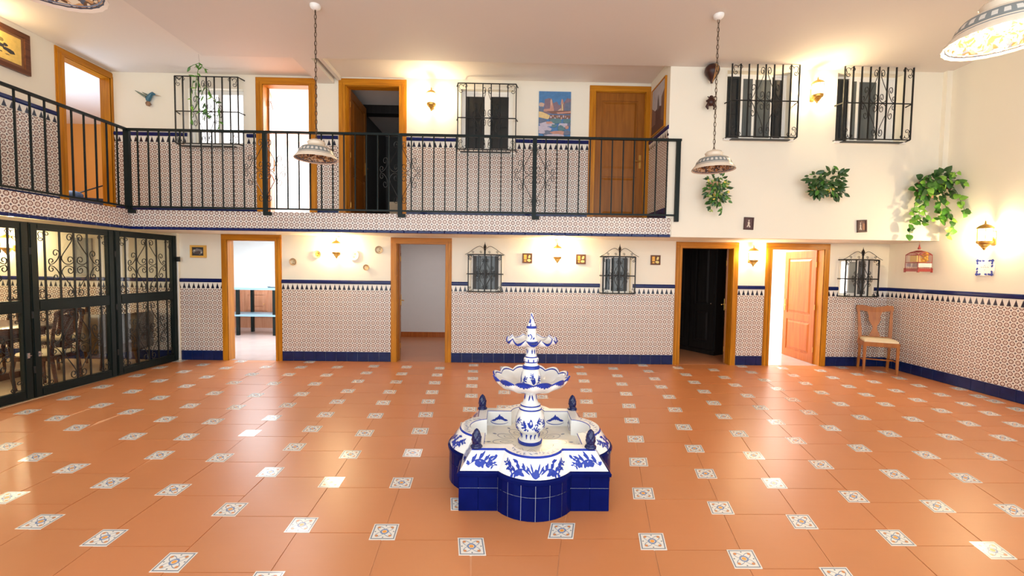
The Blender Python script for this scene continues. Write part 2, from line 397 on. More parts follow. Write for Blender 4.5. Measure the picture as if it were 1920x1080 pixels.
mb = MB(); mb.box(0, BACK-EDGE+0.0, 0, 0.08, SLAB1, CEIL_G+0.1); WALL_SIDE = struct('wall_gallery_side', mb, M_PLASTER, M=MW_SIDE)
mb = MB(); mb.box(RWX0-0.115, RWX0-0.03, EDGE-0.06, EDGE+0.0, 2.86, CEIL); struct('trim_1', mb, M_PLASTER)
# ceilings: hall slab is lower than the gallery ceiling, its edge shows
mb = MB(); mb.box(-4.42, RWX0+0.1, -0.9, EDGE+0.0, CEIL, CEIL+0.25); mb.box(2.5, RWX0+.1, EDGE, BACK+.1, CEIL, CEIL+0.25); struct('ceiling', mb, M_CEIL)
mb = MB(); mb.box(LEFT-0.1, -4.42, -0.9, BACK+0.12, CEIL_G, CEIL_G+0.2); mb.box(-4.42, 2.5, EDGE, BACK+0.12, CEIL_G, CEIL_G+0.2)
struct('ceiling_gallery', mb, M_CEILG)
mb = MB(); mb.box(-3.12, -2.86, EDGE, BACK, CEIL, CEIL_G); mb.box(-2.80, -2.74, EDGE, BACK, CEIL+.05, CEIL_G); struct('trim_2', mb, M_CEIL)
mb = MB(); mb.box(LEFT, 2.5, EDGE+0.012, BACK, SLAB0, SLAB1-.002); mb.box(LEFT, GATE-0.012, 0.0, EDGE+0.012, SLAB0, SLAB1-.002)
GALLERY = struct('floor_gallery', mb, M_PLASTER)

# ------------------------------------------------------------------ floor: terracotta tiles with painted insets
FX0, FX1, FY0, FY1 = -9.6, 6.9, 0.4, 11.9
mb = MB(); mb.box(FX0, FX1+1.2, -0.9, FY1, -0.12, -0.0045); FLOOR = struct('floor', mb, M_GROUTF)
COLS = [   # centres of the painted insets, column by column, near to far, as pixels of the photograph
 [(192.5,725),(257.5,704),(300,689)],
 [(13,837),(107.5,784),(190,760),(248.8,734),(299,714),(345,696.8),(381,683.8)],
 [(67,857),(143.8,801.8),(245,771.8),(300,745.8),(350,723.8),(388,706.8),(423.8,690)],
 [(13,933),(135,878),(250,818),(311,786),(357,760.8),(403,737),(438.8,717.5),(472.5,701.8),(499,688)],
 [(76.7,978),(207,905),(300,853),(350,819),(400,790),(443,763.5),(480,740.8),(514,719),(541.7,702.3),(564.6,688.5),(581,678.5)],
 [(196.7,1008),(325.7,918),(413,858),(469,812),(510,783.5),(539.6,759.6),(566,738.8),(591,719.6),(612.5,703.3),(632.7,688.3)],
 [(326.7,1054),(432,955),(507,885),(553,838),(586,804),(611,777.3),(633,753),(652.7,733),(671.5,714.8),(687.5,699),(701,686.5)],
 [(565.7,984),(622,904),(657,852),(684,812),(704,779.4),(718.8,755),(731,734.6),(743,716),(753.5,700.8),(762.5,688)],
 [(721,997),(753,905),(774,849),(788,808),(798.5,777.3),(803,752.7),(810.4,735.2),(815,717.5),(819.8,703),(824.4,690.2),(828,680)],
 [(884,1024.5),(866,945),(877,797),(881,767.5),(884,742),(884.6,723.5),(886.5,709.6),(887,696),(888,684.6)],
 [(944,764),(945.7,735.4),(946.5,718)],
 [(1020,772),(1015.5,744),(1013,725)],
 [(1053.5,995),(1106,778),(1099.6,753),(1099,731.9),(1095,714.4),(1090.6,700.6),(1085.6,688)],
 [(1223,1015),(1206,925),(1197,866),(1191.7,823),(1184.4,788.3),(1179,761),(1174,738.3),(1165.8,720),(1157.5,704.4),(1149.6,690.8)],
 [(1395,1048),(1350.7,952),(1323,888),(1302,841),(1281.5,800.8),(1265.6,768),(1254.4,744),(1239.8,725.2),(1227.3,710.2),(1215.6,696),(1204.8,684.8)],
 [(1575,1083),(1503,978),(1451,906),(1413,854),(1385,813),(1356.5,780.8),(1337.7,755.4),(1319.8,734),(1301.7,716.7),(1286,702.3),(1270.8,689.6)],
 [(1679,1008),(1600,931),(1539,871),(1492,826),(1455,791.3),(1425.6,764.2),(1401.7,741.9),(1378.3,722),(1358,707.5),(1338,693.5)],
 [(1861,1031.7),(1757,949),(1676,889),(1611,840),(1556.6,802.4),(1516,773),(1486,749.3),(1457.5,729),(1433,712.7),(1409,698),(1390,686.7)],
 [(1900,957),(1810,896),(1736,853),(1667.5,813.2),(1614,782.5),(1576,757.5),(1540,736),(1510,718.8),(1487.5,704),(1467.5,690.5)],
 [(1858,856),(1779,819.2),(1711,785.8),(1660,758),(1623.8,740),(1591,724.5),(1561,708),(1538.8,695)],
 [(1880,821),(1816,794),(1765,770),(1720,750),(1680,732.5),(1638.8,716),(1607.5,701.8)],
 [(1902.5,795.8),(1855,775),(1810,757.5),(1765,740),(1722.5,723),(1686,708.8),(1647.5,696.8)],
 [(1907.5,767.5),(1865,752.5),(1835,743),(1797.5,729)],
]
lines = []
for ci, col in enumerate(COLS):
    pts = [at(x, y, Z=0) for x, y in col]; pts = [(p.x, p.y) for p in pts]
    near, far = pts[0], pts[-1]
    k = (pts[-1][0]-pts[0][0])/(pts[-1][1]-pts[0][1]) if len(pts) > 2 else 0
    k = max(-0.12, min(0.30, k))
    if ci in (10, 11): k = 0.0
    centre = list(pts)
    ystop = 3.2 if ci in (10, 11) else 1.3
    if ci in (0, 1, 2, 19, 20, 21, 22): ystop = 2.2
    y, x = near[1]-0.485, near[0]-k*0.485
    while y > ystop and ci not in (10, 11): centre.insert(0, (x, y)); y -= 0.485; x -= k*0.485
    y, x = far[1]+0.47, far[0]+k*0.47
    while y < BACK+0.02: centre.append((x, y)); y += 0.47; x += k*0.47
    lines.append(centre)
def line_x(c, y):
    P = lines[c]
    if y <= P[0][1]: a, b = P[0], P[1]
    elif y >= P[-1][1]: a, b = P[-2], P[-1]
    else:
        for a, b in zip(P, P[1:]):
            if a[1] <= y <= b[1]: break
    k = (b[0]-a[0])/(b[1]-a[1]); k = max(-0.35, min(0.35, k))
    return a[0] + k*(y-a[1])
def tile_slab(xs, y0, y1, z1=0.0, g=0.0028, th=0.006):
    """xs: x at (left,y0),(right,y0),(right,y1),(left,y1)"""
    a, b, c, d = xs; m = MB()
    m.add([(a+g,y0+g,z1-th),(b-g,y0+g,z1-th),(c-g,y1-g,z1-th),(d+g,y1-g,z1-th),(a+g,y0+g,z1),(b-g,y0+g,z1),(c-g,y1-g,z1),(d+g,y1-g,z1)],
          [(4,5,6,7),(0,1,5,4),(1,2,6,5),(2,3,7,6),(3,0,4,7)])
    return m
slabs = []
Y_END = BACK + 0.0
def clipx(x, y): return max(GATE-0.02, min(x, RWX0+0.0366*(y-BACK)-0.002))
for c in range(len(lines)-1):
    js = [p[1]-0.078 for p in lines[c]]
    y = js[0]
    while y > 0.9: y -= 0.485; js.insert(0, y)
    if c in (9, 10, 11): js = sorted(j-0.078 for j in [p[1] for p in lines[9]] + [lines[9][0][1]-0.485*i for i in (1, 2)])
    js = [j for j in js if j < Y_END-0.12] + [Y_END]
    for y0, y1 in zip(js, js[1:]):
        if c in (9, 10, 11) and y0 < 4.4:                # in front of and under the fountain one column spans the middle
            if c != 9: continue
            xs = (line_x(9, y0), line_x(12, y0), line_x(12, y1), line_x(9, y1))
        else: xs = (line_x(c, y0), line_x(c+1, y0), line_x(c+1, y1), line_x(c, y1))
        xs = tuple(clipx(x, yy) for x, yy in zip(xs, (y0, y0, y1, y1)))
        if xs[1]-xs[0] < 0.03 or xs[2]-xs[3] < 0.02: continue
        slabs.append((xs, y0, y1))
for side in (0, 1):                                          # margins beyond the outermost columns
    c = 0 if side == 0 else len(lines)-1
    y = 0.7
    while y < Y_END:
        y1 = min(y+0.485, Y_END)
        a, b = (GATE-0.02, GATE-0.02) if side == 0 else (line_x(c, y), line_x(c, y1))
        d, e = (line_x(c, y), line_x(c, y1)) if side == 0 else (RWX0+0.0366*(y-BACK)-0.002, RWX0+0.0366*(y1-BACK)-0.002)
        n = max(1, int(round((d-a)/0.5)))
        for i in range(n):
            x0, x1, x2, x3 = a+(d-a)*i/n, a+(d-a)*(i+1)/n, b+(e-b)*(i+1)/n, b+(e-b)*i/n
            if x1-x0 > 0.02: slabs.append(((x0, x1, x2, x3), y, y1))
        y = y1
slabs.sort(key=lambda s: s[1])
rest = MB()
for i, (xs, y0, y1) in enumerate(slabs):
    m = tile_slab(xs, y0, y1, z1=random.uniform(-0.0006, 0.0))
    if y1 < 1.3 or i > 299+sum(1 for s in slabs if s[2] < 1.3): rest.add(m.v, m.f)
    else: m.build('terracotta_tile', M_TERRA, FLOOR)
rest.build('terracotta_tiles_far', M_TERRA, FLOOR, kind='stuff')
for c, P in enumerate(lines):
    for (x, y) in P:
        if not (GATE+0.06 < x < RWX0+0.0366*(y-BACK)-0.06) or y > BACK-0.06 or y < 1.25: continue
        k = (line_x(c, y+0.1)-line_x(c, y-0.1))/0.2; k = max(-0.3, min(0.3, k)); h = 0.0775
        m = MB(); z = 0.0014
        m.add([(x-h-k*h, y-h, -0.004), (x+h-k*h, y-h, -0.004), (x+h+k*h, y+h, -0.004), (x-h+k*h, y+h, -0.004),
               (x-h-k*h, y-h, z), (x+h-k*h, y-h, z), (x+h+k*h, y+h, z), (x-h+k*h, y+h, z)], [(4,5,6,7),(0,1,5,4),(1,2,6,5),(2,3,7,6),(3,0,4,7)])
        m.uv = lambda co, x=x, y=y, k=k, h=h: (((co.x-x)-k*(co.y-y))/(2*h)+0.5, (co.y-y)/(2*h)+0.5)
        m.build('painted_inset_tile', M_ACCENT, FLOOR)

# ------------------------------------------------------------------ tiled dado
def dado(parent, u0, u1, zb, cap_end_l=False, tri=0.0785, gaps=(), bw=0.181, n_each=True):
    """skirting tiles, patterned tiles, triangle border, cap tiles; gaps = (u0,u1,z) window surrounds cutting the top"""
    y = -0.012
    # patterned tiles joined: flat grid of shallow pieces
    m = MB(); S = 0.156; x = u0
    while x < u1-1e-4:
        x1 = min(u1, (math.floor(x/S+1e-6)+1)*S); z = zb+0.165
        while z < zb+1.212-1e-4:
            z1 = min(zb+1.212, z+S)
            m.cham(x+.0006, x1-.0006, y, 0.0, z+.0006, z1-.0006, .0012); z = z1
        x = x1
    m.build('patterned_tiles', M_DADO, parent, kind='stuff')
    def runs():
        x = u0
        for g in sorted(gaps):
            if g[0] > x: yield x, min(g[0], u1)
            x = max(x, g[1])
        if x < u1: yield x, u1
    for a, b in runs():
        m = MB(); m.box(a, b, y-0.001, 0, zb+1.213, zb+1.318); m.uv = lambda co, zb=zb: (co.x/tri, (co.z-zb-1.213)/0.105); m.build('triangle_border', M_TRI, parent)
        x = a; 
        while x < b-1e-4:
            x1 = min(b, (math.floor(x/0.2+1e-6)+1)*0.2)
            if x1-x > 0.012:
                m = MB(); m.add([(p, q, r) for p in (x+.001, x1-.001) for q, r in ((0,zb+1.322),(y-.004,zb+1.322),(y-.014,zb+1.335),(y-.014,zb+1.366),(y-.004,zb+1.380),(0,zb+1.384))],
                    [(0,1,2,3,4,5),(11,10,9,8,7,6)]+[(i,(i+1)%6+0,(i+1)%6+6,i+6)[::-1] for i in range(6)]); m.build('cap_tile', M_NAVYCAP, parent)
            x = x1
    m = MB(); m.box(u0, u1, -0.006, 0, zb, zb+0.166); m.build('skirting_grout', M_GROUTW, parent)
    x = u0; k = 0
    while x < u1-1e-4:
        x1 = min(u1, x+bw)
        if u1-x1 < 0.03: x1 = u1
        m = MB(); m.cham(x+.002, x1-.002, y-.004, -0.005, zb+0.001, zb+0.162, .003); m.build('base_tile', M_NAVY, parent); x = x1
surr = [(a-0.03, b+0.03) for a, b, _, _ in W_LOW]
dado(WALL_BACK, -5.45, -4.75, 0)
dado(WALL_BACK, -3.755, -1.925, 0)
dado(WALL_BACK, -0.895, 2.925, 0, gaps=surr[:2])
dado(WALL_BACK, 4.02, 4.485, 0)
dado(WALL_BACK, 5.605, RWX0-0.014, 0, gaps=surr[2:3])
dado(WALL_RIGHT, 0.0, 5.4, 0)
dado(WALL_BACK, -9.3, -5.62, 0)
dado(WALL_BACK, LEFT+.014, -4.15, SLAB1, tri=0.088, gaps=[(-5.28, -4.30)])
dado(WALL_BACK, -3.15, -2.80, SLAB1, tri=0.088)
dado(WALL_BACK, -1.665, 1.385, SLAB1, tri=0.088, gaps=[(-0.80, 0.155)])
dado(WALL_SIDE, 0.014, BACK-EDGE, SLAB1, tri=0.088)
dado(WALL_LEFT, 3.6, 6.33, SLAB1, tri=0.088)

# fascia of the gallery: patterned tiles over a navy lip
def fascia(M, u0, u1):
    root = MB(); S = 0.156; x = u0
    while x < u1-1e-4:
        x1 = min(u1, x+S); root.cham(x+.0006, x1-.0006, -0.001, 0.0125, SLAB0+.036, SLAB1-.001, .0012); x = x1
    root.build('fascia_tiles', M_DADO, GALLERY, M, kind='stuff')
    x = u0
    while x < u1-1e-4:
        x1 = min(u1, x+0.2); m = MB(); m.cham(x+.001, x1-.001, -0.016, 0.02, SLAB0-0.006, SLAB0+0.034, .006); m.build('lip_tile', M_NAVYCAP, GALLERY, M); x = x1
fascia(T(0, EDGE, 0), GATE, 2.485)
fascia(frame_matrix((GATE, 0, 0), (0, 1)), 2.6, EDGE)

# ------------------------------------------------------------------ doors
def panel_leaf(mb, w, h, t, mi=0):
    """two panel leaf, local x 0..w, y -t/2..t/2, z 0..h"""
    s = 0.11; zc = h*0.36
    mb.box(0, s, -t/2, t/2, 0, h, mi); mb.box(w-s, w, -t/2, t/2, 0, h, mi)
    for z0, z1 in ((0, .14), (zc, zc+.12), (h-.13, h)): mb.box(s, w-s, -t/2, t/2, z0, z1, mi)
    for z0, z1 in ((.14, zc), (zc+.12, h-.13)):
        mb.box(s, w-s, -t/2+.012, t/2-.012, z0, z1, mi)
        for sg in (-1, 1):
            ya, yb = (-t/2+.012, -t/2-.002) if sg < 0 else (t/2-.012, t/2+.002); i = .045
            a, b = s+i*0.5, w-s-i*.5; c, d = z0+i*.5, z1-i*.5; e = .035
            mb.add([(a,ya,c),(b,ya,c),(b,ya,d),(a,ya,d),(a+e,yb,c+e),(b-e,yb,c+e),(b-e,yb,d-e),(a+e,yb,d-e)],
                   [(0,1,5,4),(1,2,6,5),(2,3,7,6),(3,0,4,7),(4,5,6,7)], mi)
def lever(parent, M, x, z, side=1):
    for sg in (-1, 1):
        m = MB(); m.box(x-.018, x+.018, sg*.02, sg*.028, z-.11, z+.11)
        m.tube([(x, sg*.02, z), (x, sg*.065, z), (x-side*.02, sg*.07, z), (x-side*.11, sg*.07, z)], .009, 8); m.build('door_handle', M_BRASS, parent, M, 40)
def door(name, M, x0, x1, z0, z1, fw=0.098, leaf=None, leaf_mat=None, handle=True, depth=0.12):
    m = MB()
    for a, b, y0 in ((x0-fw, x1+fw, -0.018), (x0-fw+.014, x1+fw-.014, -0.028), (x0-.038, x1+.038, -0.036)):
        i = 0.0
        m.box(a, x0, y0, 0, z0, z1); m.box(x1, b, y0, 0, z0, z1)
    m.box(x0-fw+.06, x0-fw+.072, -.034, 0, z0, z1+.04); m.box(x1+fw-.072, x1+fw-.06, -.034, 0, z0, z1+.04)
    m.box(x0-.016, x0+.008, -.020, depth+.02, z0, z1+.016); m.box(x1-.008, x1+.016, -.020, depth+.02, z0, z1+.016)
    root = m.build(name, M_WOOD, None, M, kind='structure')
    m = MB()
    for h, y0 in ((fw, -0.018), (fw-.014, -.028), (.038, -.036)): m.box(x0-h, x1+h, y0, 0, z1, z1+h)
    m.box(x0-.016, x1+.016, -.020, depth+.02, z1-.008, z1+.016)
    m.build('door_lintel', M_WOODX, root, M)
    if leaf:
        hinge, ang = leaf; w = x1-x0-.02; h = z1-z0-.015; t = .04
        lm = MB(); panel_leaf(lm, w, h, t)
        if hinge == 'L': ML = M @ T(x0+.012, depth, z0+.008) @ RZ(ang)
        elif hinge == 'R': ML = M @ T(x1-.012, depth, z0+.008) @ RZ(PI-ang)
        else: ML = M @ T(x0+.01, .035, z0+.008)
        lf = lm.build('door_leaf', leaf_mat or M_LEAFW, root, ML)
        lever(lf, ML, w-.055, 0.98 if z1-z0 < 2.1 else 1.04)
        hx = MB()
        for hz in (.25, h*.5, h-.25): hx.tube([(-.004, -.02 if hinge != 'R' else .02, hz-.045), (-.004, -.02 if hinge != 'R' else .02, hz+.045)], .007, 8)
        hx.build('hinge', M_BRASS, lf, ML)
    return root
door('door_1', MW_BACK, *D_LOW['door_1'][:2], 0, D_LOW['door_1'][2])
door('door_2', MW_BACK, *D_LOW['door_2'][:2], 0, D_LOW['door_2'][2], leaf=('L', math.radians(103)))
door('door_3', MW_BACK, *D_LOW['door_3'][:2], 0, D_LOW['door_3'][2], leaf=('R', math.radians(117)))
door('door_4', MW_BACK, *D_LOW['door_4'][:2], 0, D_LOW['door_4'][2], leaf=('R', math.radians(93)), leaf_mat=M_REDW)
door('door_5', MW_BACK, *D_UP['door_5'][:2], SLAB1, D_UP['door_5'][2], fw=.115, leaf=('L', math.radians(113)))
door('door_6', MW_BACK, *D_UP['door_6'][:2], SLAB1, D_UP['door_6'][2], fw=.115, leaf=('L', math.radians(91)))
door('door_7', MW_BACK, *D_UP['door_7'][:2], SLAB1, D_UP['door_7'][2], fw=.100, leaf=('C', 0))
door('door_8', MW_LEFT, DL[0], DL[1], SLAB1, DL[2], fw=.105)

# ------------------------------------------------------------------ rooms behind the openings
def room(name, x0, x1, y0, y1, z0, z1, mats, skip='', th=0.08, floor_mat=None):
    wm, cm = mats
    if 'b' not in skip: struct('wall_%s_back' % name, MB().box(x0-th, x1+th, y1, y1+th, z0, z1), wm)
    if 'l' not in skip: struct('wall_%s_left' % name, MB().box(x0-th, x0, y0, y1, z0, z1), wm)
    if 'r' not in skip: struct('wall_%s_right' % name, MB().box(x1, x1+th, y0, y1, z0, z1), wm)
    if 'c' not in skip: struct('ceiling_%s' % name, MB().box(x0-th, x1+th, y0, y1+th, z1, z1+.06), cm)
    if floor_mat: struct('floor_%s' % name, MB().box(x0, x1, y0-.12, y1, z0-.002 if z0 else -.0035, z0+.001), floor_mat)
YB = BACK+0.12
M_KFLOOR = plain('pale_kitchen_tile', (0.50, 0.38, 0.35), 0.18, var=0.08, scale=3)
M_RFLOOR = plain('terracotta_room_floor', (0.60, 0.26, 0.13), 0.3, var=0.06, scale=3)
room('kitchen', -7.6, -3.2, YB, 11.4, 0, 2.34, (M_ROOMW, M_ROOMW), floor_mat=M_KFLOOR)
room('passage', -3.0, -0.8, YB, 9.8, 0, 2.34, (M_ROOMW, M_ROOMW), skip='', floor_mat=M_RFLOOR)
struct('baseboard_passage', MB().box(-3.0, -0.8, 9.785, 9.8, 0, 0.12), M_REDW)
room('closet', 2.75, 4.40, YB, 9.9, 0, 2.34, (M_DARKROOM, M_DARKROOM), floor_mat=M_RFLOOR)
room('bright_room', 4.575, 7.4, YB, 10.2, 0, 2.34, (M_ROOMW, M_ROOMW), floor_mat=M_KFLOOR)
room('upper_bedroom', -6.3, -3.05, YB, 11.0, SLAB1, CEIL_G, (M_ROOMW, M_ROOMW), floor_mat=M_RFLOOR)
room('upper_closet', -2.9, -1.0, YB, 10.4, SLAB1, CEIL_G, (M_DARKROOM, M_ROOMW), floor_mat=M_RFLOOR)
room('left_bedroom', -10.2, LEFT-.12, 4.9, 9.9, SLAB1, CEIL_G, (M_ORANGE, M_ROOMW), skip='r', floor_mat=M_RFLOOR)
struct('wall_left_bedroom_front', MB().box(-10.2, LEFT-.12, 4.82, 4.9, SLAB1, CEIL_G), M_ORANGE)
# dining room behind the gate
struct('wall_dining_left', MB().box(-9.7, -9.6, 0.5, BACK, 0, SLAB0), M_PLASTER)
struct('wall_dining_front', MB().box(-9.7, GATE-.2, 0.4, 0.5, 0, SLAB0), M_PLASTER)
struct('ceiling_dining', MB().box(-9.7, LEFT, 0.5, BACK, SLAB0, SLAB0+.1), M_PLASTER)
struct('floor_dining', MB().box(-9.6, GATE-.05, 0.5, BACK, -.004, .001), plain('dining_beige_tile', (0.66, 0.50, 0.33), 0.2, var=.06, scale=3))
struct('wall_front_left', MB().box(GATE-.12, GATE-.06, -0.6, 3.72, 0, SLAB0), M_PLASTER)
mb = MB(); mb.box(-5.53, -5.45, BACK-.06, BACK-.001, 0, SLAB0); struct('trim_3', mb, M_PLASTER)

# ------------------------------------------------------------------ windows
def window(name, M, x0, x1, z0, z1, sashes, recess=0.09, fr=.035, depth=.12, sill=True, surround=None, back=None):
    """sashes: list of (fraction0, fraction1, pane material, frame material, forward offset)"""
    W = x1-x0
    m = MB()
    for a, b, c, d in ((x0, x1, z1-.03, z1), (x0, x1, z0, z0+.03), (x0, x0+.03, z0+.03, z1-.03), (x1-.03, x1, z0+.03, z1-.03)): m.box(a, b, recess, recess+.05, c, d)
    root = m.build(name, M_WHITE, None, M, kind='structure')
    if surround is not None:
        e = surround; m = MB()
        for a, b, c, d in ((x0-e, x1+e, z1, z1+e*.6), (x0-e, x1+e, z0-.022, z0), (x0-e, x0, z0, z1), (x1, x1+e, z0, z1)): m.box(a, b, -.018, .0, c, d)
        m.build('window_surround', M_PLASTER, root, M)
    for f0, f1, pm, fm, off in sashes:
        a, b = x0+.03+(W-.06)*f0, x0+.03+(W-.06)*f1; y = recess+.012-off
        m = MB(); t = fr
        for p, q, r, s in ((a, b, z1-.03-t, z1-.03), (a, b, z0+.03, z0+.03+t), (a, a+t, z0+.03+t, z1-.03-t), (b-t, b, z0+.03+t, z1-.03-t)): m.box(p, q, y, y+.022, r, s)
        sa = m.build('window_sash', fm, root, M)
        MB().box(a+t-.004, b-t+.004, y+.008, y+.014, z0+.03+t-.004, z1-.03-t+.004).build('pane', pm, sa, M)
    if sill:
        MB().box(x0-.035, x1+.035, -.045, recess, z0-.03, z0).build('window_sill', M_WHITE, root, M)
    # closed back of the opening
    MB().box(x0, x1, depth-.006, depth, z0, z1).build('window_back', back or M_DARKROOM, root, M)
    return root
window('window_1', MW_BACK, *W_UP[0], [(0.05, .50, M_LITG, M_WHITE, 0), (.50, 1.0, M_LITG, M_WHITE, .012)], back=M_PLASTER)
window('window_2', MW_BACK, *W_UP[1], [(0.0, .5, M_BLACKG, M_WHITE, 0), (.5, 1.0, M_BLACKG, M_WHITE, .012)], fr=.05)
window('window_3', MW_EDGE, *W_MASS[0], [(0.0, .26, M_BLACKG, M_BLACKG, 0.0), (.26, .50, M_GREYG, M_WHITE, .02), (.44, .82, M_GREYG, M_WHITE, .0), (.80, 1.0, M_BLACKG, M_WHITE, 0)], recess=.12, depth=.2)
window('window_4', MW_EDGE, *W_MASS[1], [(0.0, .24, M_BLACKG, M_BLACKG, 0.0), (.26, .42, M_GREYG, M_WHITE, .02), (.36, .76, M_GREYG, M_WHITE, .0), (.76, 1.0, M_WHITE, M_WHITE, 0)], recess=.12, depth=.2)
window('window_5', MW_BACK, *W_LOW[0], [(0.14, .86, M_GREYG, M_BLACKG, 0)], sill=False, surround=.03, fr=.02)
window('window_6', MW_BACK, *W_LOW[1], [(0.08, .36, M_BLACKG, M_WHITE, 0), (.36, .84, M_GREYG, M_BLACKG, .012)], sill=False, surround=.03, fr=.02)
window('window_7', MW_BACK, *W_LOW[2], [(0.0, .40, M_LITG, M_WHITE, 0), (.36, .72, plain('mid_grey_glass', (.34, .36, .34), .1), M_WHITE, .012)], sill=False, surround=.03, fr=.02)

# ------------------------------------------------------------------ wrought iron
def spiral(cx, cz, r, a0, turns, n=13, shrink=.25):
    return [(cx + r*(1-(1-shrink)*i/n)*math.cos(a0+turns*2*PI*i/n), cz + r*(1-(1-shrink)*i/n)*math.sin(a0+turns*2*PI*i/n)) for i in range(n+1)]
def smooth2(P, k=3):
    out = []
    for i in range(len(P)-1):
        p0, p1, p2, p3 = P[max(i-1, 0)], P[i], P[i+1], P[min(i+2, len(P)-1)]
        for j in range(k):
            t = j/k
            out.append(tuple(.5*((2*p1[d])+(-p0[d]+p2[d])*t+(2*p0[d]-5*p1[d]+4*p2[d]-p3[d])*t*t+(-p0[d]+3*p1[d]-3*p2[d]+p3[d])*t**3) for d in (0, 1)))
    out.append(P[-1]); return out
def motif(mb, cx, cz, hw, hh, y, r=.005, halves=(-1, 1), n=5):
    """diamond of S scrolls with hearts in the middle"""
    A = list(reversed(spiral(.20, .86, .13, PI*0.80, -1.15))) + smooth2([(.07, .82), (.28, .55), (.50, .27), (.47, .12), (.34, .03), (.20, .03), (.08, .09)], 3)[1:] + spiral(.20, .16, .13, PI*1.15, -1.1)[1:]
    B = list(reversed(spiral(.72, .36, .13, PI*1.0, -1.05))) + smooth2([(.60, .30), (.66, .18), (.80, .05), (.93, .015)], 3) + spiral(.88, .12, .11, -PI*.4, 1.0)[1:]
    for sx in halves:
        for sz in (-1, 1):
            for P in (A, B): mb.tube([(cx+sx*x*hw, y, cz+sz*z*hh) for x, z in P], r, n)
def corner_scroll(mb, x, z, sx, sz, s, y, r=.0045):
    P = list(reversed(spiral(.75, .28, .25, PI*.9, 1.0))) + smooth2([(.5, .2), (.25, .12), (.12, .3), (.2, .55)], 3) + spiral(.32, .72, .22, PI*1.2, -1.1)[1:]
    mb.tube([(x+sx*a*s, y, z+sz*b*s) for a, b in P], r, 5)

def window_grille(M, x0, x1, z0, z1, label, nbars=9, out=.13, top_rail=True, mot=(.5, .47), crest=False, mid=.48):
    cx = (x0+x1)/2; hw = (x1-x0)/2; H = z1-z0
    root = thing('window_grille', M @ T(cx, -.002, z0), label, 'window grille', 'wrought iron grilles over the windows')
    MR = WM[root.name]
    r = .008
    for i in range(nbars):
        x = -hw + 2*hw*i/(nbars-1) if not crest else (-hw, -hw*.38, 0, hw*.38, hw)[i]
        rr = .008 if not (crest and i == 2) else .013
        MB().box(x-rr, x+rr, -out-rr, -out+rr, 0, H+(.0 if i in (0, nbars-1) else 0)).build('bar', M_IRON2, root)
    for z in ([0, H*mid] + ([H] if top_rail else [])):
        m = MB(); e = .03
        m.tube([(-hw-e, 0.0, z), (-hw+.0, -out, z), (hw, -out, z), (hw+e, 0.0, z)], .0095, 6); m.build('rail', M_IRON2, root)
    m = MB(); motif(m, 0, H*mid, hw*mot[0], H*mot[1], -out-.006, .0048)
    m.build('scroll_ornament', M_IRON2, root, smooth=50)
    for sx in (-1, 1):
        for zz, sz in ((0, 1), (H, -1)): m = MB(); corner_scroll(m, sx*hw, zz, -sx, sz, H*.16, -out); m.build('corner_scroll', M_IRON2, root, smooth=50)
    if crest:
        for sx in (-1, 1):
            m = MB(); P = smooth2([(.02, .10), (.10, .14), (.20, .10), (.30, .035), (.38, .0)], 3)
            m.tube([(sx*a, -out, H+b) for a, b in [(p*hw/.30*.95, q) for p, q in P]], .0045, 5)
            for c in (.26, .74): m.tube([(sx*c*hw+p, -out, H+.03+q) for p, q in [(a2-.0, b2) for a2, b2 in spiral(0, 0.015, .022, -PI/2, 1.2)]], .004, 5)
            m.build('crest_scroll', M_IRON2, root, smooth=50)
        m = MB(); m.M = T(0, -out, H); m.lathe([(.013, -.02), (.013, .07), (.022, .085), (.012, .10), (.026, .125), (.020, .145), (.006, .18), (.001, .215)], 10)
        m.build('spear_finial', M_IRON2, root, smooth=40)
    else:
        m = MB(); m.box(-hw+.04, hw-.08, -out+.02, -.04, -.035, -.025); m.build('lower_plate', M_IRON2, root)
    return root
window_grille(MW_BACK, -5.37, -4.36, 3.585, 4.655, 'black scroll grille over the bright white gallery window, plant trailing in front')
window_grille(MW_BACK, -0.80, 0.155, 3.575, 4.64, 'black scroll grille over the dark gallery window between wall lamp and landscape painting', nbars=8)
window_grille(MW_EDGE, 3.27, 4.26, 3.60, 4.635, 'black scroll grille on upper right wall beside the hanging balloon ornament', top_rail=False, mid=.50)
window_grille(MW_EDGE, 4.93, 5.95, 3.595, 4.635, 'black scroll grille on upper right wall, nearest to the right corner', top_rail=False, mid=.50)
window_grille(MW_BACK, -0.605, -0.055, 1.225, 1.845, 'small crested iron grille on lower wall, nearest to second doorway from the left', nbars=5, crest=True, mot=(.62, .42))
window_grille(MW_BACK, 1.66, 2.20, 1.225, 1.845, 'small crested iron grille on lower wall behind and right of the fountain', nbars=5, crest=True, mot=(.62, .42))
window_grille(MW_BACK, 5.79, 6.36, 1.225, 1.85, 'small crested iron grille on lower wall above the wooden chair', nbars=5, crest=True, mot=(.62, .42))

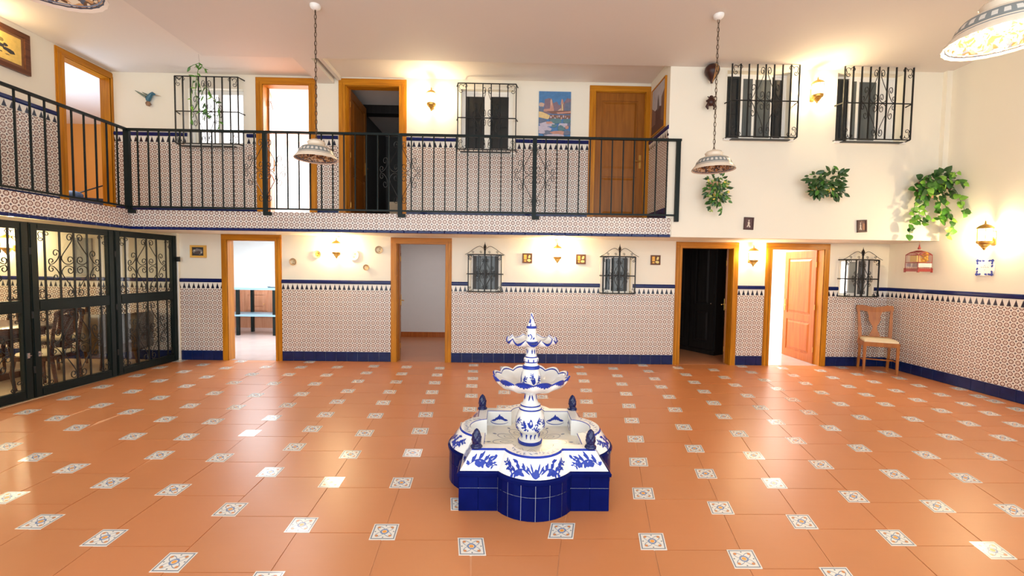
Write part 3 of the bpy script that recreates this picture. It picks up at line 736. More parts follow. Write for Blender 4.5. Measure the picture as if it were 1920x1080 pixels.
# gallery railing
rail = thing('gallery_railing', T(0, EDGE, SLAB1), 'long dark green iron balustrade along the tiled upper gallery edge', 'railing')
RZ0, RZ1 = SLAB1+.04, 3.562
posts = [-5.50, -3.52, -1.555, 0.425, 2.56]
yr = -0.03
def world(o): return I4
for i, x in enumerate(posts):
    m = MB(); p = .03 if i else .04
    m.M = I4; m.box(x-p, x+p, EDGE+yr-.02, EDGE+yr+.02, SLAB1-.055, RZ1)
    if i < 4: m.box(x+p, x+p+.05, EDGE+yr-.018, EDGE+yr+.018, SLAB1-.055, SLAB1-.005)
    m.build('post', M_IRON, rail, I4)
for a, b in ((GATE, 2.60),):
    MB().box(a, b, EDGE+yr-.022, EDGE+yr+.022, RZ1-.02, RZ1+.012).build('handrail', M_IRON, rail, I4)
    MB().box(a, 2.56, EDGE+yr-.012, EDGE+yr+.012, RZ0-.012, RZ0+.012).build('bottom_rail', M_IRON, rail, I4)
MB().box(GATE-.022, GATE+.022, 1.4, EDGE+yr, RZ1-.02, RZ1+.012).build('handrail', M_IRON, rail, I4)
MB().box(GATE-.012, GATE+.012, 1.4, EDGE+yr, RZ0-.012, RZ0+.012).build('bottom_rail', M_IRON, rail, I4)
def bars_between(a, b, n): return [a+(b-a)*(i+1)/(n+1) for i in range(n)]
bal = MB().box(-.008, .008, -.008, .008, RZ0, RZ1-.02); bal0 = bal.build('baluster', M_IRON, rail, T(posts[0]+.158, EDGE+yr, 0))
xs = []
for a, b, n in ((posts[0], posts[1], 12), (posts[1], posts[2], 11), (posts[2], posts[3], 11), (posts[3], posts[4], 12)): xs += bars_between(a, b, n)
for x in xs[1:]: place('baluster', bal0.data, rail, T(x, EDGE+yr, 0))
bal0.matrix_basis = WM[rail.name].inverted() @ T(xs[0], EDGE+yr, 0)
for k in range(1, 30):
    y = EDGE+yr-k*.157
    if y > 1.5: place('baluster', bal0.data, rail, T(GATE, y, 0))
for x in posts[1:4]:
    m = MB(); motif(m, x, (RZ0+RZ1)/2, .30, .46, EDGE+yr-.005, .0045); m.build('scroll_ornament', M_IRON2, rail, I4, smooth=50)
MB().box(GATE-.02, GATE+.02, 4.25, 4.29, SLAB1-.055, RZ1).build('post', M_IRON, rail, I4)

# glazed iron gate leaves between hall and dining room
def gate_leaf(y0, y1, x0, x1, label, handle=None):
    """leaf from (x0,y0) near to (x1,y1) far; local x along it towards the back wall"""
    M = frame_matrix((x0, y0, 0), (x1-x0, y1-y0)); W = math.hypot(x1-x0, y1-y0)
    root = thing('gate_leaf', M, label, 'gate', 'glazed iron gate leaves under the gallery')
    H = 2.085; fw = .085; zm0, zm1 = 1.035, 1.175
    for a, b in ((0, fw), (W-fw, W)):
        m = MB(); m.box(a, b, -.025, .025, .012, H); m.box(a+.012, b-.012, -.034, -.02, .03, H-.02); m.build('stile', M_IRON, root)
    for a, b in ((.012, .12), (zm0, zm1), (H-.085, H)):
        m = MB(); m.box(fw, W-fw, -.025, .025, a, b); m.box(fw, W-fw, -.032, -.02, a+.02, b-.02); m.build('cross_rail', M_IRON, root)
    for za, zb in ((.12, zm0), (zm1, H-.085)):
        MB().box(fw, W-fw, .006, .011, za, zb).build('pane', M_GLASS, root)
        for k in range(5):
            x = fw + (W-2*fw)*(k+.5)/5 if W < 0.9 else fw + (W-2*fw)*(k+.55)/5.1
            MB().box(x-.008, x+.008, -.012, .004, za, zb).build('bar', M_IRON2, root)
        m = MB(); cx = fw+(W-2*fw)*.5; motif(m, cx, (za+zb)/2, (W-2*fw)*.37, (zb-za)*.49, -.018, .0055)
        m.build('scroll_ornament', M_IRON2, root, smooth=50)
        for sx, xx in ((1, fw), (-1, W-fw)):
            for zz, sz in ((za, 1), (zb, -1)): m = MB(); corner_scroll(m, xx, zz, sx, sz, .14, -.014); m.build('corner_scroll', M_IRON2, root, smooth=50)
    for z in (.35, 1.0, 1.75): MB().tube([(0.0, -.036, z-.04), (0.0, -.036, z+.04)], .009, 8).build('hinge', M_IRON2, root)
    if handle:
        m = MB(); m.box(W*handle-.012, W*handle+.012, -.045, -.03, .50, .56); m.tube([(W*handle-.01, -.045, .53), (W*handle-.01, -.062, .53), (W*handle+.012, -.062, .53)], .006, 6); m.build('latch', M_STEEL, root)
    return root
gx = lambda y: -5.585 + (y-4.7)*0.042
gate_leaf(6.075, 7.14, gx(6.075), gx(7.14), 'glazed iron gate leaf beside the back wall, far end of the dining room screen')
gate_leaf(5.045, 6.065, gx(5.045), gx(6.065), 'glazed iron gate leaf in the middle, whole in view, dining table behind it', handle=.05)
gate_leaf(4.01, 5.035, gx(4.01), gx(5.035), 'glazed iron gate leaf cut by the left edge of the photo', handle=.95)
lk = thing('gate_bolt', T(-5.42, 7.14, 1.70), 'small black gate closer box with a pale rod on the wall edge', 'bolt')
MB().box(-.02, .03, -.03, -.004, -.04, .04).build('housing', M_IRON2, lk); MB().box(-.012, .0, -.02, -.006, -1.65, -.04).build('rod', M_WHITE, lk)

# ------------------------------------------------------------------ lamps
M_BULB = emit('lamp_glow', (1.0, 0.86, 0.58), 16)
M_LANT = emit('lit_frosted_lantern_glass', (1.0, 0.90, 0.66), 3.2)
def sconce(M, label, z, s=1.0, power=26, lit=1):
    root = thing('wall_lantern', M @ T(0, 0, z), label, 'wall lamp', 'brass wall lanterns')
    o = -.12*s
    m = MB(); m.M = T(0, o, 0); m.lathe([(.001, -.20*s), (.012*s, -.195*s), (.016*s, -.175*s), (.030*s, -.165*s), (.030*s, -.155*s), (.050*s, -.140*s), (.050*s, -.128*s), (.074*s, -.112*s), (.080*s, -.09*s), (.080*s, -.08*s)], 12)
    m.build('tiered_base', M_BRASS, root, smooth=35)
    m = MB(); m.M = T(0, o, 0); m.lathe([(.085*s, .075*s), (.085*s, .085*s), (.078*s, .095*s), (.058*s, .115*s), (.030*s, .130*s), (.012*s, .138*s), (.010*s, .155*s), (.006*s, .175*s), (.001, .185*s)], 12); m.build('cap', M_BRASS, root, smooth=35)
    m = MB()
    for k in range(6):
        a = k*PI/3+.3; m.tube([(.075*s*math.cos(a), o+.075*s*math.sin(a), -.085*s), (.078*s*math.cos(a), o+.078*s*math.sin(a), .08*s)], .0035*s, 5)
    m.build('cage_bar', M_BRASS, root)
    m = MB(); m.M = T(0, o, 0); m.lathe([(.066*s, -.08*s), (.066*s, .075*s)], 12); m.build('lantern_glass', M_LANT, root, smooth=50)
    m = MB(); m.ball((0, o, -.005*s), .034*s, .034*s, .052*s, 12); m.build('bulb', M_BULB, root, smooth=60)
    m = MB(); m.box(-.03*s, .03*s, -.012, 0, -.13*s, .05*s); m.tube([(0, -.01, -.03*s), (0, o*.4, -.12*s), (0, o*.9, -.10*s)], .008*s, 6); m.build('bracket', M_BRASS, root, smooth=40)
    p = WM[root.name] @ Vector((0, o-.005, .005))
    for sx in (-1, 1):
        q = WM[root.name] @ Vector((sx*.085*s, o, .0)); point_light('lantern_light', q, power/2, WARM, .03)
    return root
sconce(MW_BACK @ T(-1.235, 0, 0), 'brass wall lantern on gallery wall between open dark doorway and dark window', 4.385, 1.0, 30)
sconce(MW_EDGE @ T(4.545, 0, 0), 'brass wall lantern high on the right wall between two grilled windows', 4.30, 1.0, 30)
sconce(MW_RIGHT @ T(1.61, 0, 0), 'brass wall lantern on right wall above the ceramic plaque', 2.165, 1.05, 36)
sconce(MW_BACK @ T(-2.80, 0, 0), 'brass wall lantern above the five hanging plates', 1.925, .9, 34)
sconce(MW_BACK @ T(0.885, 0, 0), 'brass wall lantern between two small square tile pictures', 1.90, .9, 34)
sconce(MW_BACK @ T(4.21, 0, 0), 'brass wall lantern between dark doorway and bright doorway', 1.90, .95, 22)
sconce(MW_LEFT @ T(5.35, 0, 0), 'brass wall lantern on upper left wall beyond the framed picture', 4.62-.12, .9, 14)
sconce(MW_BACK @ T(-8.15, 0, 0), 'brass wall lantern inside the dining room', 1.93, 1.0, 45)

M_SHADE = None
def shade_material():
    m, nt, b = newmat('painted_pottery_shade')
    tc = N(nt, 'ShaderNodeTexCoord'); sp = N(nt, 'ShaderNodeSeparateXYZ'); L(nt, tc.outputs['Object'], sp.inputs[0])
    th = math_(nt, 'ARCTAN2', sp.outputs[1], sp.outputs[0]); z = sp.outputs[2]
    def band(a, bb): return math_(nt, 'MULTIPLY', math_(nt, 'GREATER_THAN', z, a), math_(nt, 'LESS_THAN', z, bb))
    no = N(nt, 'ShaderNodeTexNoise'); no.inputs['Scale'].default_value = 22; L(nt, tc.outputs['Object'], no.inputs['Vector'])
    zig = math_(nt, 'GREATER_THAN', math_(nt, 'ADD', math_(nt, 'SINE', math_(nt, 'MULTIPLY', th, 26.0)), math_(nt, 'MULTIPLY', no.outputs[0], .9)), 0.35)
    c = mix(nt, band(.062, .125), (0.74, 0.63, 0.50), (0.20, 0.22, 0.22))
    c = mix(nt, math_(nt, 'MULTIPLY', band(.078, .108), zig), c, (0.62, 0.58, 0.52))
    c = mix(nt, band(.046, .055), c, (0.26, 0.27, 0.27)); c = mix(nt, band(.132, .138), c, (0.35, 0.28, 0.2))
    L(nt, c, b.inputs['Base Color']); b.inputs['Roughness'].default_value = .25
    return m
def shade_inner_material():
    m, nt, b = newmat('painted_pottery_inside')
    tc = N(nt, 'ShaderNodeTexCoord'); vo = N(nt, 'ShaderNodeTexVoronoi'); vo.inputs['Scale'].default_value = 17
    no = N(nt, 'ShaderNodeTexNoise'); no.inputs['Scale'].default_value = 8; L(nt, tc.outputs['Object'], no.inputs['Vector'])
    mp = N(nt, 'ShaderNodeVectorMath'); mp.operation = 'ADD'; L(nt, tc.outputs['Object'], mp.inputs[0]); L(nt, no.outputs['Color'], mp.inputs[1]); L(nt, mp.outputs[0], vo.inputs['Vector'])
    cr = N(nt, 'ShaderNodeValToRGB'); e = cr.color_ramp; e.interpolation = 'CONSTANT'
    e.elements[0].position = 0; e.elements[0].color = (.10, .045, .02, 1); e.elements[1].position = .30; e.elements[1].color = (.45, .22, .08, 1)
    x = e.elements.new(.5); x.color = (.62, .50, .36, 1); x = e.elements.new(.72); x.color = (.05, .06, .09, 1); x = e.elements.new(.85); x.color = (.58, .45, .30, 1)
    sx = N(nt, 'ShaderNodeSeparateColor'); L(nt, vo.outputs['Color'], sx.inputs[0]); L(nt, sx.outputs[0], cr.inputs[0])
    sp = N(nt, 'ShaderNodeSeparateXYZ'); L(nt, tc.outputs['Object'], sp.inputs[0]); z = sp.outputs[2]
    def band(a, bb): return math_(nt, 'MULTIPLY', math_(nt, 'GREATER_THAN', z, a), math_(nt, 'LESS_THAN', z, bb))
    c = mix(nt, math_(nt, 'LESS_THAN', z, .011), cr.outputs[0], (.66, .55, .46)); c = mix(nt, band(.011, .0155), c, (.03, .04, .07)); c = mix(nt, band(.0175, .0215), c, (.15, .19, .27))
    L(nt, c, b.inputs['Base Color']); b.inputs['Roughness'].default_value = .3
    return m
M_SHADE, M_SHADEIN = shade_material(), shade_inner_material()
M_BULBOFF = plain('unlit_white_bulb', (.85, .84, .82), .15)
M_BULBON = emit('pendant_glow', (1.0, .90, .66), 55)
def pendant(x, y, zr, label, lit):
    root = thing('pendant_lamp', T(x, y, zr), label, 'pendant lamp', 'pottery pendant lamps hanging over the hall')
    out = [(.243, .0), (.240, .010), (.222, .030), (.205, .050), (.190, .085), (.160, .118), (.115, .137), (.098, .142), (.092, .158), (.10, .175), (.082, .192), (.045, .205), (.012, .210)]
    out = [(r, z*1.12) for r, z in out]
    inn = [(.012, .198), (.04, .194), (.075, .180), (.085, .160), (.09, .135), (.150, .106), (.177, .078), (.193, .044), (.213, .024), (.232, .008), (.243, .0)]
    def mod(r, z, a, j): k = 1+.010*math.cos(26*a) if r > .22 else 1; return r*k, z
    m = MB(); m.lathe(out, 78, mod=mod, caps=False); sh = m.build('lamp_shade', M_SHADE, root, smooth=60)
    m = MB(); m.lathe(inn, 78, mod=mod, caps=False); m.build('shade_inside', M_SHADEIN, sh, smooth=60)
    m = MB(); m.lathe([(.02, .19), (.02, .13), (.013, .12)], 12); m.build('bulb_socket', M_BRASS, root, smooth=40)
    m = MB(); m.ball((0, 0, .092), .034, .034, .042, 14); m.build('bulb', M_BULBON if lit else M_BULBOFF, root, smooth=60)
    top = CEIL-zr; zc = .21; link = .050; k = 0; m = MB()
    while zc < top-.05:
        P = [(.0125*math.cos(t), 0, zc+link/2+link*.62*math.sin(t)) for t in [2*PI*i/10 for i in range(10)]]
        if k % 2: P = [(0, p[0], p[2]) for p in P]
        m.tube(P, .0038, 4, closed=True); zc += link; k += 1
    m.build('chain', M_CHAIN, root, kind='stuff')
    m = MB(); m.tube([(.006*math.sin(i*1.1), .006*math.cos(i*1.1), .2+(top-.25)*i/20) for i in range(21)], .002, 4); m.build('cord', M_IRON2, root)
    m = MB(); m.M = T(0, 0, top); m.lathe([(.006, -.055), (.03, -.05), (.055, -.03), (.06, -.012), (.06, 0)], 20); m.build('ceiling_rose', M_WHITE, root, smooth=40)
    if lit: point_light('pendant_light', (x, y, zr+.045), 28, WARM, .04)
pendant(-2.234, 5.089, 2.875, 'unlit pottery pendant on a chain in front of the gallery railing', False)
pendant(2.485, 5.079, 2.835, 'unlit pottery pendant on a chain above the leafy plant on right wall', False)
pendant(2.79, 2.40, 2.95, 'lit pottery pendant glowing at the top right corner of the photo', True)
pendant(-2.23, 2.11, 2.95, 'pottery pendant seen from below at the top left corner, painted inside', False)

# ------------------------------------------------------------------ fountain
FX, FY = 0.2175, 3.262
FA, FC, FR = .504, .1775, .3025
fountain = thing('tiled_fountain', T(FX, FY, 0), 'blue and white painted ceramic fountain with two scalloped bowls on terracotta floor', 'fountain')
def outline(side, s, d):
    h = FA-d; r = FR-d; wp = math.sqrt(max(1e-6, r*r-(FC-d)**2)); A = math.asin(min(1, wp/r))
    if FC-d < 0: A = PI-A
    if s <= .25: x, y = -h+(h-wp)*(s/.25), -h
    elif s >= .75: x, y = wp+(h-wp)*((s-.75)/.25), -h
    else:
        p = -A+2*A*((s-.25)/.5); x, y = r*math.sin(p), -((FA-FC)+r*math.cos(p))
    a = side*PI/2; return (x*math.cos(a)-y*math.sin(a), x*math.sin(a)+y*math.cos(a))
SS = [i/12*.25 for i in range(0, 12, 4)] + [.25+.5*i/18 for i in range(18)] + [.75+.25*i/3 for i in range(3)]
RING = [(sd, s) for sd in range(4) for s in SS]
def rings(m, prof, mis):
    vs = []; fs = []; ms = []; n = len(RING)
    for d, z in prof:
        for sd, s in RING: x, y = outline(sd, s, d); vs.append((x, y, z))
    for j in range(len(prof)-1):
        for i in range(n): k = (i+1) % n; fs.append((j*n+i, j*n+k, (j+1)*n+k, (j+1)*n+i)); ms.append(mis[j])
    m.add(vs, fs, ms)
ZT0, ZT1, ZM, ZS, ZF = .157, .236, .272, .392, .262
m = MB(); rings(m, [(.004, 0), (.004, ZT1+.002)], [0]); m.build('base_wall', M_GROUTW, fountain)
m = MB(); rings(m, [(.004, ZT1), (-.010, ZT1+.004), (-.012, ZM-.012), (-.004, ZM-.002), (.006, ZM)], [0]*4); m.build('rim_moulding', M_COBALT, fountain, smooth=35)
m = MB()
rings(m, [(.006, ZM), (.078, ZS-.012), (.084, ZS-.004), (.088, ZS), (.094, ZS), (.148, ZS), (.156, ZS), (.160, ZS-.004), (.160, ZF)], [0, 1, 1, 0, 0, 0, 1, 0])
m.build('rim', [M_GLAZE, M_BLUEP], fountain, smooth=35)
m = MB(); n = len(RING); vs = [(*outline(sd, s, .158), ZF) for sd, s in RING]; m.add(vs, [tuple(range(n))]); m.build('basin_floor', M_GLAZEY, fountain)
def seg_tile(sd, s0, s1, z0, z1, n):
    m = MB(); g = .0018; vs = []; K = n+1
    L_ = math.dist(outline(sd, s0, 0), outline(sd, s1, 0)); gs = g/L_*(s1-s0)
    for z in (z0+g, z1-g):
        for i in range(K):
            s = s0+gs+(s1-s0-2*gs)*i/n
            vs.append((*outline(sd, s, .0045), z)); vs.append((*outline(sd, s, -.0005), z))
    o = 2*K; fs = [(0, 1, o+1, o), (2*K-2, o+2*K-2, o+2*K-1, 2*K-1)]
    for i in range(n): fs += [(2*i+1, 2*i+3, o+2*i+3, o+2*i+1), (2*i, 2*i+1, 2*i+3, 2*i+2)[::-1], (o+2*i, o+2*i+1, o+2*i+3, o+2*i+2)]
    m.add(vs, fs); m.build('base_tile', M_COBALT, fountain)
for sd in range(4):
    for z0, z1 in ((.0, ZT0), (ZT0, ZT1)):
        for a, b, n in [(0, .125, 1), (.125, .25, 1), (.75, .875, 1), (.875, 1, 1)] + [(.25+.5*i/6, .25+.5*(i+1)/6, 2) for i in range(6)]: seg_tile(sd, a, b, z0, z1, n)
# painted ornament: ribbons and leaves laid on the glaze
class Paint:
    def __init__(s, fn, n=None): s.raw = fn; s.m = MB(); s.k = 0
    def fn(s, x, y):           # every stroke lies a hair above the one before
        p = Vector(s.raw(x, y)); e = 1e-3; n = (Vector(s.raw(x+e, y))-p).cross(Vector(s.raw(x, y+e))-p)
        if n.length > 0: p += n.normalized()*(s.k*3.5e-5)
        return tuple(p)
    def ribbon(s, pts, wd):
        s.k += 1
        P = smooth2(pts, 4); K = len(P); vs = []
        for i, (x, y) in enumerate(P):
            a, b = P[max(i-1, 0)], P[min(i+1, K-1)]; dx, dy = b[0]-a[0], b[1]-a[1]; l = math.hypot(dx, dy) or 1
            t = i/(K-1); w_ = wd*(.35+.65*math.sin(PI*min(.95, max(.05, t))))
            vs += [s.fn(x-dy/l*w_, y+dx/l*w_), s.fn(x+dy/l*w_, y-dx/l*w_)]
        s.m.add(vs, [(2*i, 2*i+1, 2*i+3, 2*i+2) for i in range(K-1)])
    def blob(s, x, y, a, l, w_, n=9, jag=0.0):
        s.k += 1
        vs = [s.fn(x, y)]
        for i in range(n):
            t = 2*PI*i/n; rr = 1+jag*math.cos(i*PI)
            p, q = l*(math.cos(t)*.5+.5)*rr, w_*math.sin(t)*.5*rr*(1.1-.5*abs(math.cos(t)))
            vs.append(s.fn(x+p*math.cos(a)-q*math.sin(a), y+p*math.sin(a)+q*math.cos(a)))
        s.m.add(vs, [(0, 1+i, 1+(i+1) % n) for i in range(n)])
    def build(s, name, parent, mat=None): s.m.build(name, mat or M_BLUEP, parent, kind='stuff')
def sprig(P, x, y, a, l, flip=1):
    """leafy scroll in metres of the panel"""
    f = lambda t, o: (x+math.cos(a)*t*l-math.sin(a)*o*l*flip, y+math.sin(a)*t*l+math.cos(a)*o*l*flip)
    P.ribbon([f(0, 0), f(.3, .16), f(.6, .08), f(.85, -.12), f(.95, .05), f(.85, .15)], l*.040)
    for t, o, da, sz in ((.15, .1, 1.3, .28), (.3, .15, -.9, .34), (.45, .14, 1.1, .30), (.58, .08, -1.2, .30), (.7, .0, .9, .26), (.82, -.1, -1.0, .22), (.05, .02, 2.2, .2), (.95, .06, .3, .18)):
        px, py = f(t, o); P.blob(px, py, a+da*flip, l*sz*1.25, l*sz*.72, jag=.12)
def slope_fn(sd, base_s, d0=.006, z0=ZM, d1=.078, z1=ZS-.012, lift=.0012):
    def fn(u, v):      # u = metres along the outline measured from base_s, v = metres up the slope
        Ls = {0: .26*2}; s = base_s+u/1.02*.5*.96 if .25 < base_s < .75 else base_s+u/.259*.25
        t = v/.134; d = d0+(d1-d0)*t; x, y = outline(sd, s, d); x2, y2 = outline(sd, s, d-lift)
        return (x2, y2, z0+(z1-z0)*t+lift*.6)
    return fn
for sd in range(4):
    arc_len = .30*2*math.asin(.245/.3025)
    def fn_arc(u, v, sd=sd):
        s = .5+u/arc_len*.5; t = v/.134; d = .006+.072*t; x2, y2 = outline(sd, s, d-.0013); return (x2, y2, ZM+(ZS-.012-ZM)*t+.0008)
    P = Paint(fn_arc)
    P.blob(0, .005, PI/2, .055, .065, jag=.15)
    for k in (-3, -2, -1, 1, 2, 3): P.blob(k*.012, .03, PI/2-k*.30, .085-.008*abs(k), .013)
    for sg in (-1, 1):
        sprig(P, sg*.055, .045, PI/2-sg*(PI/2+.1), .125, sg); sprig(P, sg*.15, .06, PI/2-sg*(PI/2-.25), .085, -sg)
        P.blob(sg*.075, .020, PI/2-sg*1.1, .06, .03, jag=.1); P.blob(sg*.125, .100, PI/2-sg*1.4, .045, .022, jag=.1)
    P.build('painted_ornament', fountain)
    for s0, sg in ((.125, 1), (.875, -1)):
        def fn_c(u, v, sd=sd, s0=s0):
            s = s0+u/.259*.25; t = v/.134; d = .006+.072*t; x2, y2 = outline(sd, s, d-.0013); return (x2, y2, ZM+(ZS-.012-ZM)*t+.0008)
        P = Paint(fn_c); sprig(P, -sg*.095, .035, PI/2-sg*(PI/2-.25), .15, sg); sprig(P, sg*.02, .075, PI/2-sg*(PI/2+.5), .085, sg)
        P.blob(-sg*.02, .03, .6, .045, .03, jag=.15); P.blob(sg*.085, .08, 1.9, .03, .025)
        P.build('painted_ornament', fountain)
        def fn_i(u, v, sd=sd, s0=s0): x2, y2 = outline(sd, s0+u/.18*.25, .1613); return (x2, y2, ZF+v)
        P = Paint(fn_i); P.ribbon([(-.065, .03), (-.03, .015), (.03, .015), (.068, .035), (.055, .05)], .003)
        for k in range(-2, 3): P.blob(k*.02, .05, PI/2+k*.5, .045, .024, jag=.12)
        P.blob(-.02, .055, 3.4, .045, .02); P.blob(.02, .055, -.3, .045, .02); P.build('painted_ornament', fountain)
    P = Paint(lambda u, v, sd=sd: (*outline(sd, .5+u/arc_len*.5, .098+v), ZS+.0008))
    for k in range(-5, 6):
        P.blob(k*.044, .026, .4+k, .03, .014, jag=.1); P.blob(k*.044+.018, .014, 1.4-k, .022, .009); P.ribbon([(k*.044-.012, .036), (k*.044, .03), (k*.044+.012, .038)], .0018)
    P.build('painted_ornament', fountain, M_BLUELT)
# grey lace painted on the basin floor
P = Paint(lambda u, v: (u, v, ZF+.0009))
for k in range(12):
    a = k*PI/6; c, s_ = math.cos(a), math.sin(a)
    rot = lambda x, y: (x*c-y*s_, x*s_+y*c)
    P.ribbon([rot(.13, 0), rot(.20, .045), rot(.27, .03), rot(.29, 0), rot(.27, -.03), rot(.20, -.045), rot(.13, 0)], .003)
    P.ribbon([rot(.16, 0), rot(.20, .02), rot(.235, 0), rot(.20, -.02), rot(.16, 0)], .0025)
    x, y = rot(.305, .0); P.blob(x, y, a, .04, .022)
P.build('painted_ornament', fountain, plain('grey_painted_line', (.25, .26, .32), .2))
# turned column and bowls; profile (radius, height) follows the silhouette
m = MB()
stem = [(.088, ZF), (.094, ZF+.004), (.096, ZF+.022), (.088, ZF+.028), (.076, ZF+.034), (.070, ZF+.055), (.076, ZF+.085), (.090, ZF+.098), (.100, ZF+.108), (.113, ZF+.125), (.116, ZF+.15), (.112, ZF+.19), (.104, ZF+.225), (.094, ZF+.25), (.086, ZF+.262), (.090, ZF+.270), (.086, ZF+.280), (.074, ZF+.288),
        (.080, ZF+.298), (.078, ZF+.308), (.062, ZF+.318), (.056, ZF+.335), (.046, ZF+.355), (.042, ZF+.375), (.044, ZF+.395), (.055, ZF+.412), (.085, ZF+.425)]
bands = {1, 2, 10, 15, 16, 18, 19}
m.lathe(stem, 40, mf=lambda j, a: 1 if (j in (1, 2, 15, 18) ) else 0); m.build('pedestal', [M_GLAZE, M_BLUEP], fountain, smooth=40)
def lathe_fn(prof, lift=.0012):
    def r_at(z):
        for (r0, z0), (r1, z1) in zip(prof, prof[1:]):
            if z0 <= z <= z1: return r0+(r1-r0)*(z-z0)/max(1e-6, z1-z0)
        return prof[-1][0]
    return lambda a, z: ((r_at(z)+lift)*math.cos(a), (r_at(z)+lift)*math.sin(a), z)
lf = lathe_fn(stem)
for k in range(4):
    a0 = -PI/2+k*PI/2+.0; R = .11
    P = Paint(lambda u, v, a0=a0: lf(a0+u/.11, ZF+.15+v))
    P.blob(-.005, .0, PI/2, .06, .045, jag=.15); sprig(P, -.02, -.01, 2.4, .07, 1); sprig(P, .03, .03, .5, .06, -1); sprig(P, .01, -.012, -.1, .055, 1)
    P.blob(-.045, .02, 2, .035, .02, jag=.1); P.blob(.05, -.02, -1, .03, .02); P.build('painted_ornament', fountain)
    for q in (-1, 0, 1):
        P = Paint(lambda u, v, a0=a0: lf(a0+u/.074, ZF+.045+v)); P.blob(q*.034, .0, PI/2, .045, .012); P.blob(q*.034, .045, -PI/2+.4, .02, .012); P.build('painted_ornament', fountain)
    P = Paint(lambda u, v, a0=a0: lf(a0+u/.05, ZF+.34+v)); P.blob(-.018, 0, PI/2-.2, .05, .013); P.blob(.018, 0, PI/2+.2, .05, .013); P.build('painted_ornament', fountain)
def bowl(name, R, zb, depth, r_in, nsc, thick=.012, wave=-.030):
    """scalloped bowl; blue crescents under each scallop, blue line inside the rim"""
    n = nsc*12; prof = []; K = 16
    for j in range(K+1):
        t = j/K; prof.append((r_in+(R-r_in)*math.sin(t*PI/2)**.85 if t > 0 else r_in, zb+depth*(1-math.cos(t*PI/2))**.9 if t > 0 else zb))
    inner = [(r-thick*(.3 if j == K else 1), z+thick*.9) for j, (r, z) in enumerate(prof)][::-1]
    full = prof+[(R+.006, zb+depth+.005)]+inner
    lobe = lambda a: abs(math.sin(a*nsc/2))
    def mod(r, z, a, j):
        t = max(0, (r-r_in)/(R-r_in)); g = t**3
        return r*(1+.075*g*(lobe(a)-.6)), z + wave*g*lobe(a) - .4*wave*g
    def mf(j, a):
        lo = lobe(a)
        if 11 <= j <= K+0: return 1 if (j-11)/5. > 1-.95*lo+.12 and lo > .25 else 0
        if j == K+1 or j == K: return 1
        if j == K+3: return 1
        if 5 <= j <= 7: return 1 if math.cos(a*nsc+.6*j) > .55 else 0
        return 0
    m = MB(); m.lathe(full, n, mod=mod, mf=mf, caps=False); m.build(name, [M_GLAZE, M_BLUEP], fountain, smooth=50)
bowl('lower_bowl', .292, ZF+.418, .105, .05, 12, wave=.026)
c0 = ZF+.435
col2 = [(.078, c0), (.080, c0+0.0372), (.078, c0+0.0868), (.068, c0+0.1302), (.062, c0+0.1463), (.068, c0+0.1538), (.066, c0+0.1711), (.058, c0+0.1786), (.050, c0+0.1885), (.052, c0+0.2009), (.058, c0+0.2108), (.058, c0+0.2306), (.050, c0+0.2406), (.044, c0+0.2480), (.040, c0+0.2666), (.036, c0+0.2914), (.038, c0+0.3125), (.046, c0+0.3323), (.06, c0+0.3447)]
m = MB(); m.lathe(col2, 36, mf=lambda j, a: 1 if j in (5, 6, 9, 12) else (1 if j == 10 and math.cos(a*9) > .1 else 0)); m.build('upper_column', [M_GLAZE, M_BLUEP], fountain, smooth=40)
lf2 = lathe_fn(col2)
for k in range(4):
    a0 = -PI/2+k*PI/2+.35
    P = Paint(lambda u, v, a0=a0: lf2(a0+u/.076, c0+.055+v)); P.blob(-.01, -.015, PI/2, .05, .035, jag=.15); sprig(P, -.01, .02, 1.9, .05, 1); sprig(P, .015, .0, .8, .055, -1); P.build('painted_ornament', fountain)
    P = Paint(lambda u, v, a0=a0: lf2(a0+u/.04, c0+.268+v)); P.blob(-.01, 0, PI/2, .04, .012); P.blob(.012, .0, PI/2, .04, .012); P.build('painted_ornament', fountain)
zb2 = c0+.268*1.24
bowl('upper_bowl', .192, zb2, .050, .045, 10, .009)
c1 = zb2+.02
top = [(.052, c1), (.050, c1+0.0149), (.042, c1+0.0372), (.037, c1+0.0682), (.036, c1+0.1054), (.040, c1+0.1141), (.040, c1+0.1265), (.034, c1+0.1339), (.026, c1+0.1550), (.016, c1+0.1860), (.012, c1+0.2046), (.014, c1+0.2133), (.010, c1+0.2282), (.001, c1+0.2356)]
m = MB(); m.lathe(top, 30, mf=lambda j, a: 1 if j in (0, 5, 6) or (j in (8, 9, 10, 11) and math.cos(3*a+j*1.7) > .25) else 0); m.build('top_finial', [M_GLAZE, M_BLUEP], fountain, smooth=40)
lf3 = lathe_fn(top)
for k in range(3):
    P = Paint(lambda u, v, k=k: lf3(-PI/2-.3+k*2*PI/3+u/.038, c1+.03+v)); P.ribbon([(0, 0), (.012, .02), (.0, .04), (-.008, .03)], .004); P.blob(.018, .0, 1, .022, .012); P.blob(-.012, .02, 2, .02, .012)
    P.blob(.0, .095, PI/2, .03, .012); P.build('painted_ornament', fountain)
